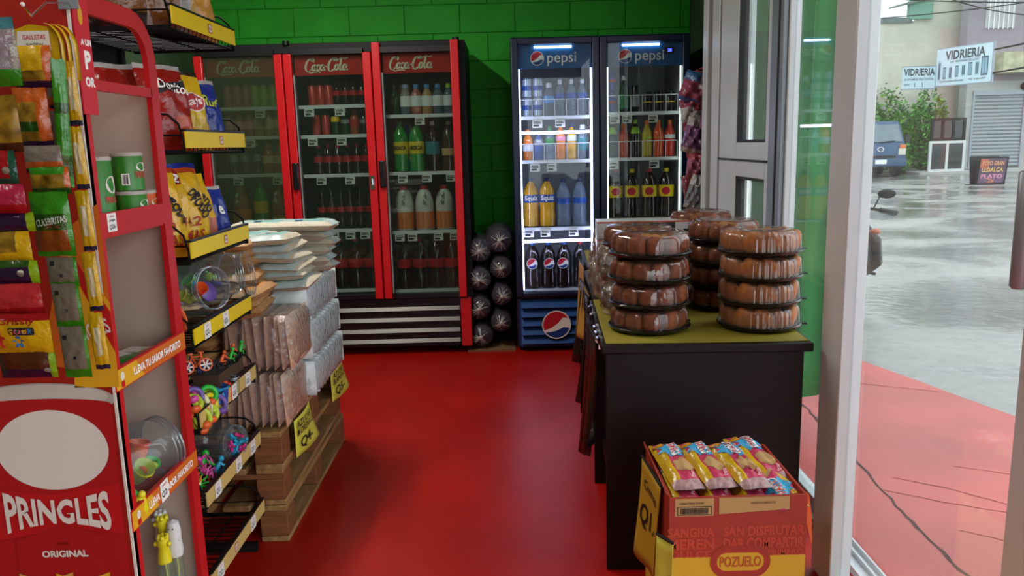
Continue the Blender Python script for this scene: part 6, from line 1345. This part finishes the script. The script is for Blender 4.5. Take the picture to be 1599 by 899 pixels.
b = MB(); b.box(17.75, 18.05, 31, 31.5, -.1, 3.3); b.box(20.02, 20.5, 31, 36, -.1, 3.3); b.box(18.05, 20.02, 31, 31.3, 2.82, 3.3); b.box(20.5, 26, 31, 36, -.1, 3.3); obj('ground_wall', b, M_gr, t, world=True)
b = MB(); b.box(18.65, 26, 30.3, 31, 3.55, 4.3); obj('balcony_ledge', b, M_led_, t, world=True)
b = MB(); b.box(17.75, 26, 29.9, 31, -.1, .0); obj('kerb', b, M_gr, t, world=True)
M_shut = mat('shutter_grey', '#8a8f92', .5, metal=.2)
sh = MB(); sh.box(18.0, 18.08, 30.96, 31.05, 0, 2.86); sh.box(19.98, 20.06, 30.96, 31.05, 0, 2.86); sh.box(18.0, 20.06, 30.94, 31.08, 2.78, 2.95); sh = obj('shutter', sh, M_alu2, t, world=True)
for k in range(20):
    z = .05 + k * .137
    b = MB(); b.add([(18.08, 31.02, z), (19.98, 31.02, z), (19.98, 30.99, z + .05), (18.08, 30.99, z + .05), (19.98, 31.02, z + .13), (18.08, 31.02, z + .13)], [(0, 1, 2, 3), (3, 2, 4, 5)]); obj('slat', b, M_shut, sh, world=True, smooth=False)
wn = MB(); wn.box(18.25, 19.35, 30.95, 31.02, 5.25, 7.6); wn = obj('window', wn, mat('window_pale', '#b4b2b4', .4), t, world=True)
for k in range(6):
    b = MB(); b.cyl((18.35 + k * .18, 30.9, 5.2), (18.35 + k * .18, 30.9, 7.6), .018, n=6); obj('bar', b, M_white, wn, world=True)
b = MB(); b.cyl((19.95, 30.85, 3.05), (19.95, 31, 3.1), .14); obj('wall_lamp', b, M_dark, t, world=True)
# glaziers' signs
def signboard(label, p0, p1, z0, z1, lines, pics):
    d = Vector((p1[0] - p0[0], p1[1] - p0[1], 0)); L_ = d.length; h = z1 - z0
    t = thing('shop_sign', label, 'sign', ((p0[0] + p1[0]) / 2, (p0[1] + p1[1]) / 2, z0), math.atan2(d.y, d.x))
    b = MB(); b.box(-L_ / 2, L_ / 2, -.03, .03, 0, h); obj('board', b, mat('sign_white', '#b9cdd4', .5), t)
    b = MB(); b.box(-L_ / 2 - .03, L_ / 2 + .03, -.04, .04, -.04, 0); b.box(-L_ / 2 - .03, L_ / 2 + .03, -.04, .04, h, h + .03); b.box(L_ / 2, L_ / 2 + .04, -.04, .04, -.04, h + .03); obj('frame', b, M_alu2, t)
    b = MB(); b.cyl((L_ / 2, 0, h * .8), (L_ / 2 + 1.2, .3, h * .9), .03); b.cyl((L_ / 2, 0, h * .2), (L_ / 2 + 1.2, .3, h * .3), .03); obj('bracket', b, M_dark, t)
    for s_, x, z, ww, hh, bold in lines: lettering(s_, mat('sign_ink', '#27323a', .6), t, T(x * L_, -.034, z * h) @ FRONT, w=ww * L_, h=hh * h, bold=bold)
    for k, (x, z, ww, hh) in enumerate(pics):
        flat('printed_window', [(rrect(ww * L_, hh * h, .01), 0), (rrect(ww * L_ * .7, hh * h * .8, .01), 1), (rrect(ww * L_ * .08, hh * h * .8, .005), 0)], [mat('pic_dark', '#3c5666', .5), mat('pic_light', '#7fa4b4', .5)] if k % 2 else [mat('pic_light2', '#8fb0bc', .5), mat('pic_dark2', '#33485a', .5)], t, T(x * L_, -.034, z * h) @ FRONT)
    return t
s1 = signboard('large white glazier sign with a row of pictured windows, across the street', (15.75, 29.5), (16.50, 27.4), 3.08, 4.36, [('VIDRIERIA', .02, .80, .72, .25, .03), ('LAS VENTANAS DE LUGO', .02, .62, .52, .06, .02), ('TODO TIPO DE VENTANAS PUERTAS ALUMINIO', -.2, .1, .45, .05, .01), ('TEL 4180 6987', .26, .1, .3, .05, .01)],
     [(-.44, .40, .05, .55), (-.34, .33, .055, .32), (-.23, .33, .06, .34), (-.11, .35, .06, .30), (.01, .36, .07, .30), (.13, .38, .07, .34), (.25, .38, .07, .36), (.38, .42, .12, .5)])
signboard('smaller white glazier sign left of the large one across the street', (14.55, 29.6), (15.72, 29.55), 3.02, 3.78, [('VIDRIERIA', 0, .76, .95, .34, .03), ('ACEPTAMOS VISA CUOTAS', 0, .42, .9, .10, .01), ('[      ]', .0, .16, .25, .18, .02), ('CREDITO', -.36, .18, .2, .1, .01)], [])
# glass display frames
def framed(label, x0, x1, y, z0, z1, m, nb):
    t = thing('window_frame', label, 'window frame', ((x0 + x1) / 2, y, z0))
    b = MB(); q = .09; b.box(x0, x1, y - .04, y + .04, z0, z0 + q); b.box(x0, x1, y - .04, y + .04, z1 - q, z1)
    for k in range(nb + 1): xx = x0 + (x1 - x0 - q) * k / nb; b.box(xx, xx + q, y - .04, y + .04, z0 + q, z1 - q)
    obj('frame', b, m, t, world=True)
    for k in range(nb):
        b = MB(); a0 = x0 + (x1 - x0 - q) * k / nb + q; a1 = x0 + (x1 - x0 - q) * (k + 1) / nb; b.box(a0, a1, y - .006, y, z0 + q, z1 - q); obj('pane', b, clear('tinted_glass', '#6f8a86', .8, body=.12, bodycol='#5c6e6c', f0=.06), t, world=True)
framed('white-framed glass panel standing on the kerb by the bush', 15.68, 17.02, 29.55, -.02, 1.10, mat('frame_white', '#c4c8c4', .5), 2); framed('black-framed glass panel stacked on the white-framed one', 15.70, 16.98, 29.55, 1.12, 1.93, M_dark, 3)
b = MB(); b.box(15.2, 17.7, 29.2, 30.6, -.1, -.02); o = obj('kerb_slab', b, M_gr); o['kind'] = 'structure'; o.name = 'trim_6'
# A-frame board
t = thing('chalkboard', 'colourful folding menu board standing on the wet street by the shutter', 'board', (13.97, 23.0, -.12), R(-3))
for s_ in (-1, 1):
    b = MB(); b.box(-.41, .41, -.02, .02, 0, .80); b.v = [Matrix.Rotation(R(-9 * s_), 4, 'X') @ v + Vector((0, s_ * .14, .02)) for v in b.v]; pn = obj('panel', b, M_dark, t)
    if s_ < 0:
        Mp = T(0, -.14, .02) @ Matrix.Rotation(R(9), 4, 'X'); Mp = T(0, -.14, .02) @ Matrix.Rotation(R(9), 4, 'X') @ T(0, -.022, 0) @ FRONT
        flat('print', [(rrect(.74, .72, .01, cx=0, cy=.4), 0), ([(-.36, .05), (.3, .05), (.36, .3), (-.2, .25)], 1), ([(-.36, .5), (-.1, .4), (-.15, .74), (-.36, .74)], 2)], [mat('board_plum', '#5a4658', .6), mat('board_violet', '#6f5470', .6), mat('board_coral', '#b5604a', .6)], pn, Mp)
        for s2, y, m in (('POYO GRAN', .62, '#d99a6a'), ('LLDALCA', .43, '#d9b06a'), ('PLATO', .24, '#d98aa0'), ('2x', .12, '#d98a5a')): lettering(s2, mat('board_' + m[1:], m, .6), pn, Mp @ T(0, y, .003), w=.6 if len(s2) > 3 else .2, h=.13, bold=.03)
b = MB(); b.box(-.75, .05, -.3, -.22, 0.02, .045); obj('foot_bar', b, M_dark, t)

# blue light truck, front towards the shop
M_tb = mat('truck_blue', '#2c4a6a', .35, noise=.05); M_scr = mat('windscreen', '#5a6a74', .12, spec=.8)
t = thing('truck', 'blue light truck parked across the street facing the shop', 'truck', (13.30, 29.1, -.1), R(-6))
prof = [(-1.0, .35), (-1.05, .55), (-1.02, 1.0), (-.92, 1.18), (-.55, 1.88), (-.35, 1.96), (.75, 1.98), (.8, .35)]
b = MB(); n = len(prof)
def wid(z): return .86 if z < 1.15 else .86 - .10 * (z - 1.15) / .83
b.add([(-wid(z), y, z) for y, z in prof] + [(wid(z), y, z) for y, z in prof], [(i, (i + 1) % n, n + (i + 1) % n, n + i) for i in range(n)] + [tuple(reversed(range(n))), tuple(range(n, 2 * n))])
obj('cab', b, M_tb, t, bevel=.03)
b = MB(); b.add([(-.76, -.90, 1.24), (.76, -.90, 1.24), (.70, -.585, 1.84), (-.70, -.585, 1.84)], [(0, 1, 2, 3)]); b.v = [v + Vector((0, -.02, 0)) for v in b.v]; obj('windscreen', b, M_scr, t)
for s_ in (-1, 1):
    b = MB(); b.add([(s_ * .865, -.72, 1.22), (s_ * .865, .2, 1.22), (s_ * .80, .2, 1.82), (s_ * .80, -.42, 1.82)], [(0, 1, 2, 3)]); obj('side_window', b, M_scr, t)
    b = MB(); b.box(s_ * .72 - .12, s_ * .72 + .12, -1.07, -.98, .78, 1.0); b.v = [v for v in b.v]; hl = obj('headlamp', b, mat('lamp_clear', '#c9c4b0', .2), t)
    b = MB(); b.box(s_ * .74 - .10, s_ * .74 + .10, -1.075, -.98, 1.0, 1.14); obj('indicator', b, mat('lamp_amber', '#c96a3a', .3), t)
    b = MB(); b.tube([(s_ * .84, -.65, 1.3), (s_ * 1.0, -.72, 1.34)], .015, 6); b.box(s_ * 1.0 - .08, s_ * 1.0 + .08, -.76, -.70, 1.18, 1.48); obj('mirror', b, M_black, t, bevel=.02)
    for y in (-.45, 1.3):
        b = MB(); b.cyl((s_ * .66, y, .34), (s_ * .84, y, .34), .34, n=22); b.cyl((s_ * .80, y, .34), (s_ * .86, y, .34), .18, n=14); obj('wheel', b, M_black, t)
    b = MB(); b.tube([(s_ * .05 - .1, -.95, 1.22), (s_ * .5, -.93, 1.27)], .012, 5); obj('wiper', b, M_black, t)
b = MB(); b.box(-.88, .88, -1.12, -.98, .38, .66); obj('bumper', b, M_tb, t, bevel=.03)
b = MB(); b.box(-.5, .5, -1.09, -1.0, .68, .76); obj('grille', b, M_black, t)
b = MB(); b.box(-.19, .19, -1.135, -1.12, .47, .62); obj('number_plate', b, M_white, t)
b = MB(); b.torus((0, -1.04, .98), .075, .012, Matrix.Rotation(PI / 2, 4, 'X') @ Matrix.Diagonal((1.35, 1, 1, 1)), 20, 6); b.tube([(-.05, -1.05, .94), (-.03, -1.055, 1.02), (0, -1.055, .98), (.03, -1.055, .94), (.05, -1.05, 1.02)], .011, 6); obj('emblem', b, M_chrome, t)
b = MB(); b.box(-.85, .85, .9, 1.7, .55, .70); b.box(-.85, .85, .9, .95, .7, 1.1); b.box(-.85, -.81, .9, 1.7, .7, 1.05); b.box(.81, .85, .9, 1.7, .7, 1.05); obj('load_bed', b, M_tb, t)

# parked motorcycle just outside, mostly behind the door post
t = thing('motorcycle', 'dark motorcycle parked on the wet street, mostly behind the door post', 'motorcycle', (3.0, 6.95, -.1), R(-23))
for y in (-.62, .62):
    b = MB(); b.torus((0, y, .30), .25, .05, Matrix.Rotation(PI / 2, 4, 'Y'), 28, 8); wv = obj('tyre', b, M_black, t)
    b = MB(); b.torus((0, y, .30), .20, .015, Matrix.Rotation(PI / 2, 4, 'Y'), 24, 6); b.cyl((-.05, y, .3), (.05, y, .3), .04)
    for k in range(8): a = k * PI / 4; b.cyl((0, y, .3), (0, y + .2 * math.cos(a), .3 + .2 * math.sin(a)), .005, n=4)
    obj('wheel_hub', b, M_alu2, wv)
b = MB(); b.tube([(0, -.30, .80), (0, -.02, .84), (0, .10, .78)], [.07, .13, .10], 12); obj('fuel_tank', b, mat('moto_black', '#121417', .25), t)
b = MB(); b.tube([(0, .08, .78), (0, .4, .77), (0, .72, .82)], [.10, .12, .07], 10); b.v = [Vector((v.x, v.y, v.z if v.z > .74 else .74 + (v.z - .74) * .4)) for v in b.v]; obj('seat', b, M_black, t)
b = MB(); b.box(-.12, .12, -.18, .2, .28, .62); b.cyl((-.17, .0, .36), (.17, 0, .36), .09); obj('engine', b, M_alu2, t, bevel=.03)
b = MB(); [b.tube([(s_ * .07, -.62, .30), (s_ * .07, -.42, .86)], .022, 8) for s_ in (-1, 1)]; obj('fork', b, M_chrome, t)
b = MB(); b.tube([(-.36, -.30, .86), (-.16, -.38, .90), (.16, -.38, .90), (.36, -.30, .86)], .013, 8); [b.cyl((s_ * .25, -.345, .885), (s_ * .38, -.29, .855), .02) for s_ in (-1, 1)]; [b.tube([(s_ * .24, -.37, .87), (s_ * .36, -.36, .84)], .006, 6) for s_ in (-1, 1)]; obj('handlebar', b, M_black, t)
for s_ in (-1, 1):
    b = MB(); b.tube([(s_ * .2, -.37, .9), (s_ * .24, -.40, 1.0)], .006, 6); b.sphere((s_ * .29, -.40, 1.02), .07, (1, .3, .55), 14, 8); obj('mirror', b, M_dark, t)
    b = MB(); b.tube([(s_ * .10, -.48, .72), (s_ * .2, -.50, .72)], .008, 6); b.sphere((s_ * .22, -.50, .72), .032, (1.2, .9, .8), 10, 6); obj('turn_signal', b, mat('lamp_red', '#b5604a', .3), t)
    b = MB(); b.tube([(s_ * .12, .05, .3), (s_ * .26, .05, .28)], .014, 6); obj('footrest', b, M_dark, t)
for s_ in (-1, 1):
    b = MB(); b.tube([(s_ * .10, -.30, .80), (s_ * .22, -.30, .62), (s_ * .24, -.16, .42), (s_ * .16, .02, .28)], [.03, .06, .06, .03], 10); obj('side_fairing', b, mat('moto_black', '#121417'), t)
b = MB(); b.sphere((0, -.52, .78), .10, (1, .7, 1), 16, 10); obj('headlamp', b, M_scr, t)
b = MB(); b.tube([(0, -.86, .60), (0, -.66, .62), (0, -.4, .52)], [.03, .07, .06], 8); obj('mudguard', b, mat('moto_black', '#121417'), t)
b = MB(); b.tube([(.14, .1, .3), (.16, .5, .32), (.17, .9, .42)], [.03, .04, .045], 8); obj('exhaust', b, M_chrome, t)
b = MB(); b.tube([(-.1, .05, .28), (-.28, .02, 0)], .01, 6); obj('kickstand', b, M_dark, t)

# bushes across the street
M_lf = [mat('leaf_a', '#4f8a2c', .6), mat('leaf_b', '#3d6d26', .6), mat('leaf_c', '#74a444', .6)]
def bush(label, c, sx, sy, sz, n, seed, ls=.17):
    t = thing('roadside_bush', label, 'bush', c); rr = random.Random(seed); b = MB()
    for i in range(n):
        a = rr.uniform(0, 6.283); u = rr.uniform(-1, 1); q = rr.uniform(.55, 1) ** .6; w_ = math.sqrt(1 - u * u)
        p = Vector((sx * q * w_ * math.cos(a), sy * q * w_ * math.sin(a), sz * (1 + q * u) * (1 + .18 * math.sin(3 * a + seed)) ))
        s_ = ls * rr.uniform(.6, 1.3); M_ = T(*p) @ Euler((rr.uniform(-1.2, 1.2), rr.uniform(-1.2, 1.2), rr.uniform(0, 6.3))).to_matrix().to_4x4()
        b.add([M_ @ Vector(v) for v in ((-s_ * .35, 0, 0), (0, -s_ * .7, s_ * .08), (s_ * .35, 0, 0), (0, s_ * .7, s_ * .08))], [(0, 1, 2, 3)], rr.choice((0, 0, 1, 2)))
    f = obj('foliage', b, M_lf, t, smooth=False); f['kind'] = 'stuff'
    for k in range(5):
        b = MB(); a = k * 1.3; b.tube([(.1 * math.cos(a), .1 * math.sin(a), 0), (sx * .3 * math.cos(a), sy * .3 * math.sin(a), sz * .8), (sx * .6 * math.cos(a), sy * .6 * math.sin(a), sz * 1.5)], [.05, .035, .015], 6); obj('stem', b, mat('stem_brown', '#5a4a30', .8), t)
bush('large green bush behind the blue truck across the street', (14.55, 31.45, -.1), 1.35, .45, 1.5, 4200, 2, .125); bush('tall loose green bush behind the glass frames across the street', (16.5, 31.4, -.1), .85, .45, 1.45, 2900, 3, .125); bush('low grassy bush between the truck and the glass frames', (15.0, 30.3, -.1), .40, .35, .55, 900, 4, .13)
# overhead cables
for k, (p0, p1, sag) in enumerate((((10, 27, 6.9), (26, 29, 7.0), .5), ((12, 33, 5.9), (24, 28.5, 6.6), .3), ((8, 27, 6.2), (26, 30, 6.1), .35), ((9, 30, 7.8), (24, 29, 6.4), .3), ((16, 30.8, 6.6), (20.2, 30.6, 5.6), .2))):
    b = MB(); b.tube([Vector(p0).lerp(Vector(p1), i / 14) - Vector((0, 0, sag * 4 * (i / 14) * (1 - i / 14))) for i in range(15)], .022, 5); o = obj('overhead_cable', b, M_dark); tag(o, f'dark overhead cable across the street, {ORD[k]} of five near the mauve building', 'cable', 'overhead cables')
